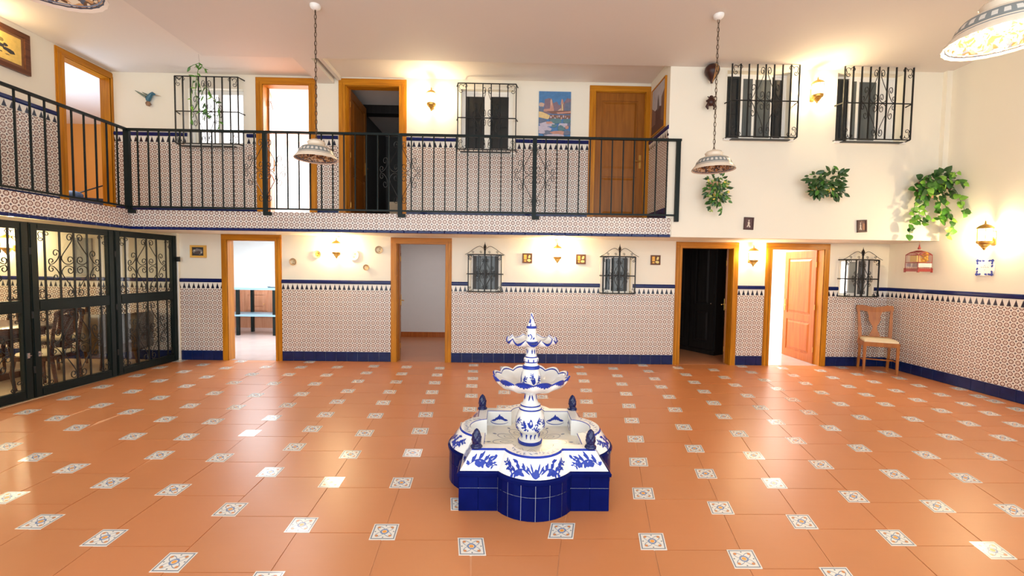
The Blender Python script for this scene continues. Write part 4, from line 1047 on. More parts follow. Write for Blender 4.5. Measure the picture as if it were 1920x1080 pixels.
for sx in (-1, 1):
    for sy in (-1, 1):
        M = T(FX+sx*.395, FY+sy*.395, ZS)
        prof = [(.040, -.002), (.041, .006), (.036, .014), (.030, .020)]; N_ = 16
        for i in range(N_+1):
            t = i/N_; prof.append((max(.002, .037*math.sqrt(max(0, math.sin(PI*(.18+.82*t))))*(1-.28*t)), .024+.105*t))
        def mod(r, z, a, j):
            if j < 4: return r*(1+.03*math.cos(a*10)), z
            return r*(1+.10*math.cos(7*a+(PI if ((j-4)//3) % 2 else 0))*math.sin(((j-4) % 3+.5)/3*PI)), z
        m = MB(); m.lathe(prof, 56, mod=mod); m.build('pinecone_finial', M_FINIAL, fountain, M, smooth=60)

# ------------------------------------------------------------------ small things on the walls
def flat_art(mb_mats, parent, x0, x1, z0, z1, shapes, y=-.0): ...
def picture(name, M, wd, ht, label, cat, frame_mat, fw, shapes, bg, depth=.02, mount=None, tilt=0.0, group=None):
    """framed flat picture, local origin at its centre; shapes = [(material, [(u,v)...])] in 0..1"""
    root = thing(name, M @ RY(tilt), label, cat, group)
    w2, h2 = wd/2, ht/2
    m = MB()
    if fw > 0:
        m.box(-w2, w2, -depth, 0, h2-fw, h2); m.box(-w2, w2, -depth, 0, -h2, -h2+fw); m.box(-w2, -w2+fw, -depth, 0, -h2+fw, h2-fw); m.box(w2-fw, w2, -depth, 0, -h2+fw, h2-fw)
        m.build('picture_frame', frame_mat, root)
    a, b = w2-fw, h2-fw
    if mount:
        mm, mw = mount; MB().box(-a, a, -depth*.55, -depth*.4, -b, b).build('mount', mm, root); a -= mw; b -= mw
    yb = -depth*.62
    pic = MB(); mats = [bg]; pic.box(-a, a, yb, -.002 if not mount else yb+.002, -b, b)
    for i, (mt, pts) in enumerate(shapes):
        if mt not in mats: mats.append(mt)
        pic.poly([(-a+2*a*u, -b+2*b*v) for u, v in pts], yb-.0004*(i+1), yb, mats.index(mt))
    pic.build('painted_panel', mats, root)
    return root
def paint(name, c): return plain('paint_'+name, c, .55, var=.12, scale=25)
def blobpts(cx, cy, rx, ry, n=9, seed=0, jag=.2):
    r = random.Random(seed); return [(min(1, max(0, cx+rx*math.cos(2*PI*i/n)*(1+r.uniform(-jag, jag)))), min(1, max(0, cy+ry*math.sin(2*PI*i/n)*(1+r.uniform(-jag, jag))))) for i in range(n)]
# landscape on the gallery wall: blue sky, twin towered church, roofs, rocks
sky, mauve, tan, teal, lilac, ochre, darkr, slate, rose = paint('sky_blue', (.07, .20, .42)), paint('mauve_hill', (.22, .15, .19)), paint('stone_tan', (.55, .38, .30)), paint('teal_rock', (.10, .20, .23)), paint('lilac_cloth', (.50, .45, .55)), paint('ochre_field', (.72, .52, .24)), paint('dark_roof', (.20, .10, .08)), paint('slate_blue', (.13, .16, .24)), paint('rose_roof', (.50, .26, .20))
sh = [(mauve, [(.16, .62), (.18, .82), (.30, .85), (.40, .84), (.44, .74), (.56, .78), (.62, .70), (.75, .72), (.88, .86), (1, .84), (1, .5), (0, .5), (.02, .6)]),
      (tan, blobpts(.08, .70, .10, .05, 9, 1)), (slate, [(.80, .58), (.82, .74), (1, .78), (1, .56)]), (slate, blobpts(.08, .60, .10, .06, 9, 2)),
      (rose, [(.15, .60), (.35, .62), (.36, .80), (.38, .83), (.41, .80), (.46, .64), (.48, .56), (.15, .55)]), (tan, [(.36, .78), (.38, .84), (.41, .79), (.40, .68), (.37, .70)]), (rose, [(.68, .72), (.70, .82), (.72, .84), (.75, .81), (.78, .72)]),
      (ochre, [(.71, .72), (.745, .73), (.76, .58), (.72, .575)]), (tan, [(.58, .57), (.70, .64), (.71, .58)]), (darkr, [(.25, .56), (1, .58), (1, .50), (.45, .50)]),
      (rose, [(.55, .53), (1, .57), (1, .53), (.6, .50)]), (ochre, [(0, .55), (.10, .54), (.34, .47), (.38, .44), (.28, .38), (0, .42)]), (darkr, [(.32, .38), (.98, .40), (1, .48), (.35, .48)])]
r = random.Random(5)
for k in range(9): sh.append((tan if k % 2 else lilac, blobpts(.38+.065*k, .43+.03*math.sin(k*2.2), .022, .03, 6, k, .4)))
for cx, cy, rx, ry, mt in ((.12, .33, .14, .06, slate), (.55, .34, .20, .06, teal), (.88, .34, .14, .05, teal), (.25, .26, .26, .05, lilac), (.33, .30, .10, .03, rose), (.48, .23, .09, .04, teal), (.78, .25, .18, .05, lilac), (.95, .26, .06, .05, slate), (.15, .16, .22, .07, lilac), (.70, .17, .11, .08, teal), (.88, .20, .06, .04, rose), (.3, .07, .22, .06, slate), (.1, .09, .1, .04, lilac), (.62, .07, .24, .05, rose), (.9, .08, .12, .05, slate), (.5, .02, .3, .03, lilac)):
    sh.append((mt, blobpts(cx, cy, rx, ry, 11, int(cx*100), .22)))
picture('landscape_painting', MW_BACK @ T(.808, -.001, 4.215), .535, .74, 'unframed landscape canvas of a twin-towered church under blue sky on gallery wall', 'painting', M_WHITE, 0, sh, sky, depth=.025)
sh = [(paint('misty_sky', (.45, .42, .44)), [(0, .45), (1, .62), (1, 1), (0, 1)]), (paint('brown_street', (.10, .05, .045)), [(0, 0), (1, 0), (1, .42), (.6, .52), (0, .48)]), (paint('dark_spire', (.12, .10, .10)), [(.42, .45), (.44, .68), (.50, .80), (.55, .66), (.60, .48)]), (paint('brown_wall', (.17, .10, .08)), [(.72, .2), (.75, .68), (1, .82), (1, .1)]), (paint('left_house', (.20, .11, .09)), [(0, .2), (0, .62), (.22, .52), (.30, .45), (.3, .2)])]
picture('street_painting', MW_SIDE @ T(.43, -.001, 4.19), .60, .76, 'brown misty street painting on the short end wall of gallery', 'painting', M_WOOD, .02, sh, paint('misty_sky', (.45, .42, .44)), depth=.03)
gold = paint('parchment_gold', (.66, .46, .12)); ink = paint('dark_ink', (.03, .03, .035))
sh = [(ink, blobpts(.55, .48, .10, .09, 9, 3, .35)), (ink, blobpts(.74, .38, .13, .08, 9, 4, .35)), (ink, blobpts(.66, .55, .05, .06, 7, 6, .3)), (paint('olive_ink', (.22, .17, .05)), blobpts(.56, .68, .06, .07, 8, 5, .3)), (ink, blobpts(.56, .25, .04, .02, 6, 8, .3)), (ink, blobpts(.70, .22, .05, .015, 6, 9, .3)), (ink, blobpts(.35, .5, .10, .1, 9, 13, .35))]
picture('framed_engraving', MW_LEFT @ T(5.62, -.001, 4.40), .72, .535, 'dark wood framed gold picture with black figures, cut by the left edge', 'picture', wood('walnut_frame', (.06, .02, .012), (.17, .065, .03), .3, 'X'), .062, sh, gold, depth=.045, mount=(paint('brown_mount', (.20, .09, .04)), .035))
sh = [(paint('grey_smoke', (.22, .20, .20)), blobpts(.5, .5, .42, .35, 10, 3)), (paint('pale_smoke', (.5, .46, .38)), blobpts(.18, .6, .09, .13, 8, 4)), (paint('brown_mass', (.09, .06, .05)), blobpts(.5, .35, .3, .2, 9, 5)), (paint('pale_smoke', (.5, .46, .38)), blobpts(.78, .38, .08, .1, 8, 6))]
picture('small_oil_painting', MW_BACK @ T(-5.13, -.001, 1.835), .255, .205, 'small dark oil painting in a gilt frame beside the gate', 'picture', plain('gilt_frame', (.72, .42, .10), .3, .5), .032, sh, ink, depth=.035)
org, yel, brn = paint('amber_glaze', (.80, .42, .06)), paint('yellow_glaze', (.85, .66, .22)), paint('brown_glaze', (.13, .045, .015))
for i, (x, z, lab) in enumerate(((.385, 1.80, 'square amber and brown tile picture between left small grille and wall lantern'), (1.30, 1.795, 'square amber and brown tile picture between wall lantern and right small grille'), (2.58, 1.80, 'square amber and brown tile picture beside the dark doorway'))):
    sh = [(org, [(.08, .35), (.42, .35), (.42, .92), (.08, .92)]), (yel, [(.60, .6), (.72, .9), (.92, .85), (.85, .55), (.68, .5)]), (yel, blobpts(.72, .25, .24, .16, 9, i+2, .15)), (org, blobpts(.25, .18, .15, .10, 7, i, .15))]
    picture('tile_picture', MW_BACK @ T(x, -.001, z), .165, .165, lab, 'tile', brn, .012, sh, brn, depth=.02, group='small amber tile pictures')
for x, z, lab, tl in ((3.668, 2.348, 'tiny dark framed relief under the hanging lamp plant on right wall', 0.03), (5.40, 2.335, 'tiny dark framed relief, tilted, left of the trailing plant', -.06)):
    sh = [(paint('bone_white', (.62, .52, .44)), [(.38, .85), (.62, .88), (.55, .70), (.68, .55), (.60, .42), (.78, .15), (.58, .10), (.50, .30), (.36, .12), (.24, .16), (.40, .42), (.34, .60), (.46, .70)])]
    if x > 5: sh = [(sh[0][0], [(u*.6, v) for u, v in sh[0][1]]), (paint('brown_board', (.32, .15, .08)), [(.55, .12), (.9, .12), (.9, .75), (.6, .8)])]
    picture('small_relief', MW_EDGE @ T(x, -.001, z), .145, .185, lab, 'picture', plain('dark_plum_frame', (.06, .02, .02), .4), .018, sh, plain('plum_ground', (.10, .045, .045), .5), depth=.02, tilt=tl, group='tiny reliefs on the right wall')
# plates
PL = [(-3.563, 1.683, .062, 'small brown-rimmed plate, lowest on the left of the plate group', (.42, .28, .16), (.62, .50, .30)), (-3.155, 1.815, .066, 'amber plate with dark spots, left of the wall lantern', (.80, .62, .30), (.80, .50, .08)),
      (-2.545, 1.81, .086, 'largest cream and yellow plate, right of the wall lantern', (.86, .78, .60), (.86, .70, .30)), (-2.122, 1.905, .066, 'grey and cream plate nearest to second doorway, highest of the plates', (.40, .30, .20), (.66, .56, .36)), (-2.338, 1.605, .050, 'smallest plate, brown rim, lowest on the right of the plate group', (.46, .28, .14), (.76, .60, .34))]
for i, (x, z, r_, lab, c1_, c2_) in enumerate(PL):
    root = thing('wall_plate', MW_BACK @ T(x, -.004, z) @ RX(PI/2), lab, 'plate', 'painted plates hung on the lower wall')
    m = MB(); m.lathe([(r_*.55, 0), (r_*.6, .004), (r_*.95, .016), (r_, .020), (r_*.98, .023), (r_*.60, .012), (r_*.5, .009), (.001, .009)], 28, mf=lambda j, a: 0 if j < 5 else 1)
    m.build('plate_body', [plain('plate_rim_%d' % i, c1_, .25), plain('plate_centre_%d' % i, c2_, .25)], root, smooth=40)
    P = Paint(lambda u, v: (u, v, .0105)); mt = brn if i in (0, 1, 3) else org
    P.blob(.1*r_, .15*r_, .4, .34*r_, .24*r_, jag=.1); P.blob(-.1*r_, -.30*r_, -.5, .34*r_, .22*r_, jag=.1); P.build('painted_motif', root, mt)
# hummingbird
hb = thing('hummingbird_figure', MW_BACK @ T(-5.86, -.05, 4.36), 'small blue and green hummingbird figure on gallery wall beside the bright window', 'ornament')
px = lambda x, y: ((x-640)/27*.0088, 0, -(y-520)/27*.0088)
teal_f = plain('teal_feathers', (.03, .13, .20), .35, var=.4, scale=60); green_f = plain('green_grey_feathers', (.16, .20, .15), .5, var=.4, scale=60); brn_f = plain('brown_tail', (.28, .15, .08), .5, var=.4, scale=60)
m = MB(); m.tube([px(620, 800), px(615, 700), px(650, 620), px(720, 520), px(790, 430), px(850, 400), px(930, 440), px(990, 480)], [.020, .034, .034, .032, .026, .026, .018, .006], 12); m.build('body', teal_f, hb, smooth=60)
m = MB(); m.tube([px(980, 480), px(1090, 490), px(1260, 520)], [.007, .005, .002], 6); m.build('beak', plain('horn_beak', (.42, .28, .14), .4), hb, smooth=60)
m = MB(); a = [px(560, 600), px(430, 520), px(200, 390), px(20, 280)]; m.tube([(p[0], -.012, p[2]) for p in a], [.020, .020, .013, .004], 8); m.build('wing', green_f, hb, smooth=60)
m = MB(); a = [px(620, 530), px(590, 480), px(440, 400), px(290, 320)]; m.tube([(p[0], .02, p[2]) for p in a], [.010, .018, .012, .004], 8); m.build('wing', green_f, hb, smooth=60)
m = MB(); m.tube([px(620, 800), px(620, 900), px(600, 1010)], [.022, .040, .022], 8); m.tube([px(640, 860), (px(660, 900)[0], .046, px(660, 900)[2])], .008, 6); m.build('tail', brn_f, hb, smooth=60)
# wooden balloon ornament with hanging figure
bo = thing('balloon_ornament', T(2.99, EDGE-.10, 4.50), 'dark wooden hot air balloon ornament hung close to the ceiling on right wall', 'ornament')
m = MB(); m.lathe([(.018, -.135), (.020, -.115), (.05, -.07), (.09, -.01), (.105, .04), (.098, .085), (.065, .12), (.02, .135), (.001, .136)], 24, mf=lambda j, a: 1 if abs(((a-1.45*PI) % (2*PI))-.2) < .22 else 0)
m.build('balloon', [wood('dark_mahogany', (.028, .009, .007), (.06, .018, .012), .3), plain('gold_stripe', (.36, .17, .05), .4)], bo, smooth=60)
MB().tube([(0, 0, .13), (0, 0, CEIL-4.50)], .002, 4).build('hanging_cord', M_CHAIN, bo)
MB().tube([(0, 0, -.13), (.0, 0, -.31)], .0015, 4).build('cord', M_GROUT, bo)
m = MB(); m.ball((0, 0, -.40), .058, .045, .065, 12); m.ball((0, 0, -.335), .03, .03, .025, 8)
for sx in (-1, 1): m.tube([(sx*.035, 0, -.43), (sx*.06, 0, -.47), (sx*.04, 0, -.51)], [.024, .022, .01], 8); m.tube([(sx*.02, 0, -.35), (sx*.055, 0, -.325)], [.012, .006], 6); m.ball((sx*.055, 0, -.39), .022, .02, .018, 8)
m.build('hanging_figure', wood('dark_mahogany', (.028, .009, .007), (.06, .018, .012), .3), bo, smooth=60)
# ceramic plaque with illegible line of script
pq = thing('ceramic_plaque', MW_RIGHT @ T(1.53, -.002, 1.725), 'white ceramic name plaque with wavy blue border on right wall under lantern', 'plaque')
out_ = [(.108*(1+.06*math.cos(8*t))*(abs(math.cos(t))**.35)*(1 if math.cos(t) > 0 else -1), .105*(1+.06*math.cos(8*t))*(abs(math.sin(t))**.35)*(1 if math.sin(t) > 0 else -1)) for t in [2*PI*(i+.5)/48 for i in range(48)]]
m = MB(); m.poly(out_, -.014, 0); m.build('plaque_body', M_GLAZE, pq)
P = Paint(lambda u, v: (u, -.0150, v))
for k in range(4):
    a = k*PI/2
    for t in (-.075, -.04, 0, .04, .075):
        x, y = t, .086; xx, yy = x*math.cos(a)-y*math.sin(a), x*math.sin(a)+y*math.cos(a); P.blob(xx, yy, a+(.3 if t > 0 else PI-.3), .04, .042 if abs(t) > .05 else .028, jag=.1)
P.build('blue_border', pq, M_BLUEP)
P = Paint(lambda u, v: (u, -.0148, v))
for k in range(4): P.ribbon([(-.05+.027*k, .0), (-.043+.027*k, .010), (-.036+.027*k, -.004), (-.028+.027*k, .004)], .0018)
P.ribbon([(-.004, .016), (.0, .034), (.006, .02)], .002); P.ribbon([(-.006, -.03), (.004, -.036), (.008, -.026)], .002); P.build('script', pq, ink)
# birdcage
bc = at(1721, 512, Y=6.44)
cage = thing('birdcage', T(bc.x-.0, 6.44, bc.z+.01) @ RZ(.12) @ Matrix.Diagonal((.70, .8, 1.08, 1)), 'small red birdcage with yellow stones inside hanging below the ledge', 'birdcage')
M_RED = plain('red_lacquer_wood', (.26, .035, .03), .35, var=.1)
m = MB(); m.box(-.18, .18, -.12, .12, .012, .055); m.box(-.19, -.165, -.13, -.105, 0, .06); m.box(.165, .19, -.13, -.105, 0, .06); m.box(-.19, -.165, .105, .13, 0, .06); m.box(.165, .19, .105, .13, 0, .06); m.build('cage_base', M_RED, cage)
m = MB(); m.box(-.176, .176, -.118, -.110, .075, .130); m.box(-.176, .176, .110, .118, .075, .130); m.build('lower_band', plain('pale_bone', (.62, .55, .55), .4), cage)
arch = lambda x: .300 - .035*(abs(x)/.175)**3
m = MB()
for k in range(19):
    x = -.17+.34*k/18
    for y in (-.114, .114): m.tube([(x, y, .055), (x, y, arch(x)-.03), (x, y*.8, arch(x)-.006), (x, 0, arch(x)+.012)], .0022, 4)
for k in range(9):
    y = -.114+.228*k/8
    for x in (-.175, .175): m.tube([(x, y, .055), (x, y, .255)], .0022, 4)
m.build('cage_wire', M_RED, cage, kind='stuff')
m = MB()
for z in (.14, .25):
    m.tube([(-.176, -.116, z), (.176, -.116, z), (.176, .116, z), (-.176, .116, z)], .005, 5, closed=True)
for y in (-.114, .114): m.tube([(-.176, y, .05)]+[(x, y, arch(x)-.02) for x in [-.176+.352*i/12 for i in range(13)]]+[(.176, y, .05)], .006, 5)
m.build('cage_frame', M_RED, cage)
m = MB(); m.box(-.14, -.04, -.06, .06, .15, .24); m.build('feeder', plain('straw_yellow', (.62, .48, .18), .6), cage)
MY = plain('bright_yellow_stone', (.85, .52, .02), .4, var=.1)
r = random.Random(3)
m = MB()
for k in range(13): m.ball((.07+r.uniform(-.045, .045), -.06+r.uniform(-.03, .05), .165+k*.009), .036, .030, .022, 8)
for x in (.02, .12, .06): m.ball((x, -.03, .150), .032, .03, .018, 8)
m.build('yellow_ornament', MY, cage, smooth=60)
m = MB(); m.M = T(0, 0, .33); m.lathe([(.024, 0), (.026, .02), (.014, .035), (.008, .06), (.004, .075)], 10); m.tube([(0, 0, .07), (0, 0, (2.13-bc.z-.01)/1.08-.33)], .003, 5); m.build('hook', M_RED, cage, smooth=40)

# ------------------------------------------------------------------ plants
def leaf_mesh(name, l, w_, mat, heart=False):
    m = MB(); P = [(0, 0), (.12, .30), (.35, .5), (.62, .42), (.85, .2), (1, 0)] if not heart else [(0, 0), (-.08, .32), (.15, .52), (.5, .45), (.8, .22), (1, 0)]
    vs = [(x*l, y*w_, (-.06*l*(y/.5)) - .22*l*x*x) for x, y in P] + [(x*l, -y*w_, (-.06*l*(y/.5)) - .22*l*x*x) for x, y in P[1:-1]] + [(l*x, 0, .02*l-.22*l*x*x) for x in (.35, .7)]
    # ring order: upper edge 0..5, lower 6..9, spine 10, 11
    f = [(0, 1, 10), (1, 2, 10), (2, 3, 10), (3, 11, 10), (3, 4, 11), (4, 5, 11), (0, 10, 6), (6, 10, 7), (7, 10, 8), (8, 10, 11), (8, 11, 9), (9, 11, 5)]
    m.add(vs, f); me = bpy.data.meshes.new(name); me.from_pydata([tuple(v) for v in m.v], [], m.f); me.materials.append(mat)
    for p in me.polygons: p.use_smooth = True
    return me
G1 = plain('deep_green_leaf', (.022, .075, .015), .32, var=.35, scale=18); G2 = plain('mid_green_leaf', (.06, .20, .02), .35, var=.3, scale=18); G3 = plain('bright_green_leaf', (.20, .42, .04), .4, var=.25, scale=18)
GY = plain('yellow_leaf', (.70, .55, .08), .45, var=.2); GR = plain('reddish_dead_leaf', (.16, .05, .025), .5, var=.2); G4 = plain('lime_variegated_leaf', (.36, .42, .10), .4, var=.25)
M_POT = plain('terracotta_plant_pot', (.62, .36, .22), .7, var=.08)
def put_leaves(parent, spots, meshes, rnd, scale=(.8, 1.25)):
    for (p, d, mi) in spots:
        x = Vector((d[0], d[1]*.45, d[2])).normalized(); nn = Vector((rnd.uniform(-.5, .5), -1, rnd.uniform(-.1, .8))); y = nn.cross(x).normalized(); zz = x.cross(y)
        q = Matrix((x, y, zz)).transposed().to_4x4()
        s = rnd.uniform(*scale); M = Matrix.Translation(p) @ q @ Matrix.Rotation(rnd.uniform(-.5, .5), 4, 'X') @ Matrix.Scale(s, 4)
        place('leaf', meshes[mi], parent, WM[parent.name] @ M)
def wall_pot(parent, r_=.075, h=.12):
    m = MB(); m.M = T(0, -.09, -.06); m.lathe([(.045, -h/2), (.05, -h/2), (r_, h/2-.02), (r_+.01, h/2-.02), (r_+.01, h/2), (r_-.01, h/2), (r_-.015, h/2-.02), (.001, h/2-.03)], 18); m.build('pot', M_POT, parent, smooth=40)
    MB().box(-.012, .012, -.09, 0, -.06, -.045).build('pot_bracket', M_IRON2, parent)
# plant under the right rear pendant
def bushy(M, label, blobs, trails, meshes, n, seed, lsc=(.8, 1.25), yel=0, group=None, corner=False):
    def bend(p):                     # beside the corner the growth turns forward along the side wall
        if corner and p.x > .12: e = p.x-.12; return Vector((.12+.10*e, p.y-.85*e, p.z))
        return p
    rnd = random.Random(seed); root = thing('hanging_plant', M, label, 'plant', group); wall_pot(root)
    spots = []
    for k in range(n):
        cx, cz, rx, rz = rnd.choice(blobs); a = rnd.uniform(0, 2*PI); q = math.sqrt(rnd.random())
        p = Vector((cx+rx*q*math.cos(a), -.17-rnd.uniform(-.08, .13)*(1-.5*q), cz+rz*q*math.sin(a)))
        d = Vector((math.cos(a)*q*1.2+rnd.uniform(-.4, .4), -rnd.uniform(.15, .9), math.sin(a)*q*.8-.25+rnd.uniform(-.3, .3)))
        spots.append((bend(p), d, rnd.choice([0, 0, 0, 1, 1, 2]) if rnd.random() > yel else 3))
    st = MB()
    for tr in trails:
        P = [bend(Vector((x, -.15-.03*math.sin(i), z))) for i, (x, z) in enumerate(tr)]
        st.tube([tuple(p) for p in P], .0035, 5)
        for a, b in zip(P, P[1:]):
            for t in (.15, .55, .95):
                p = a.lerp(b, t); spots.append((p, Vector((rnd.uniform(-1, 1), -rnd.uniform(.2, .8), rnd.uniform(-.9, .2))), rnd.choice([1, 1, 2, 2, 0])))
    for k in range(10):
        cx, cz, rx, rz = rnd.choice(blobs); st.tube([(0, -.13, .0), (cx*.5, -.16, cz*.4+.06), tuple(bend(Vector((cx+rx*rnd.uniform(-.6, .6), -.17, cz+rz*rnd.uniform(-.6, .6)))))], .003, 5)
    st.build('stems', G2, root)
    put_leaves(root, spots, meshes, rnd, lsc)
    return root
LM = [leaf_mesh('leaf_dark', .085, .045, G1), leaf_mesh('leaf_mid', .08, .045, G1), leaf_mesh('leaf_fresh', .075, .042, G2), leaf_mesh('leaf_yellow', .05, .05, GY)]
LS = [leaf_mesh('leaf_small_dark', .07, .035, G1), leaf_mesh('leaf_small_mid', .065, .034, G2), leaf_mesh('leaf_small_lime', .05, .028, G4), leaf_mesh('leaf_small_yellow', .035, .035, GY)]
LH = [leaf_mesh('leaf_heart_dark', .10, .095, G1, True), leaf_mesh('leaf_heart_mid', .10, .095, G2, True), leaf_mesh('leaf_heart_fresh', .095, .09, G3, True), leaf_mesh('leaf_dead', .08, .07, GR, True)]
bushy(MW_EDGE @ T(3.085, 0, 2.93), 'dark leafy wall plant hanging directly below the right pendant', [(0, .0, .17, .10), (0, -.12, .18, .12), (.02, -.24, .15, .08)], [[(-.08, -.25), (-.09, -.36), (-.08, -.44)], [(.06, -.28), (.09, -.38), (.08, -.46)]], LS, 190, 11, yel=.06, group='wall plants on the upper right wall')
bushy(MW_EDGE @ T(4.68, 0, 2.95), 'dark bushy wall plant in the middle of the upper right wall', [(-.16, .05, .11, .13), (.12, .05, .13, .14), (0, -.05, .20, .10), (.15, -.12, .12, .08), (-.12, -.12, .08, .06)], [[(.2, .1), (.27, .2)], [(.1, .15), (.12, .24)], [(.2, -.12), (.30, -.16)]], LM, 185, 12, lsc=(.8, 1.35), yel=.03, group='wall plants on the upper right wall')
bushy(MW_EDGE @ T(6.36, -.0, 2.88), 'large trailing heart-leaved wall plant beside the right corner', [(-.12, .08, .20, .12), (.05, .12, .18, .13), (.10, -.05, .18, .12), (-.20, .0, .10, .12)],
      [[(-.15, -.05), (-.32, -.20), (-.34, -.34), (-.30, -.46), (-.34, -.58), (-.32, -.68)], [(-.1, -.1), (-.24, -.26), (-.26, -.40), (-.20, -.50)], [(-.12, -.1), (-.20, -.28), (-.14, -.42), (-.12, -.50)], [(0, -.1), (.05, -.26), (.08, -.38), (.02, -.44)], [(.1, -.1), (.15, -.28), (.26, -.46), (.27, -.62), (.25, -.70)], [(.2, -.02), (.30, -.08), (.36, -.22), (.44, -.34), (.50, -.38)], [(.22, .12), (.32, .08), (.40, .04)], [(.22, .18), (.30, .22)], [(.08, -.3), (.16, -.40), (.10, -.46)]], LH, 120, 13, lsc=(.65, 1.05), yel=.05, corner=True, group='wall plants on the upper right wall')
# vine hanging in front of the bright gallery window
vp = at(372, 100, Y=6.55)
vine = thing('hanging_vine', T(vp.x, 6.55, CEIL_G), 'sparse green vine hung on a thin string before the bright gallery window', 'plant')
def vz(x, y): p = at(x, y, Y=6.55); return (p.x-vp.x, 0, p.z-CEIL_G)
m = MB(); m.tube([(0, 0, 0), vz(374, 118)], .0015, 4); m.build('string', M_CHAIN, vine)
m = MB(); VT = [[(374, 118), (382, 128), (390, 131)], [(374, 118), (362, 122), (353, 128)], [(374, 118), (368, 150), (366, 175), (374, 205), (390, 212), (398, 220)], [(366, 140), (376, 165), (384, 190), (388, 212), (380, 225)], [(362, 150), (358, 180), (360, 210), (357, 232)], [(384, 160), (396, 178), (410, 200), (412, 225), (411, 245)]]
for tr in VT: m.tube([vz(*p) for p in tr], .004, 5)
m.build('stems', G2, vine)
rnd = random.Random(4); spots = []
for tr in VT:
    for a, b in zip(tr, tr[1:]):
        for t in (.15, .6):
            p = Vector(vz(a[0]+(b[0]-a[0])*t, a[1]+(b[1]-a[1])*t)); spots.append((p, Vector((rnd.uniform(-.7, .7), -rnd.uniform(.1, .7), rnd.uniform(-1, .1))), rnd.choice([0, 1, 1, 2])))
put_leaves(vine, spots, [leaf_mesh('vine_leaf_dark', .12, .05, G1), leaf_mesh('vine_leaf_mid', .13, .05, G2), leaf_mesh('vine_leaf_fresh', .12, .05, G3)], rnd, (.45, .85))

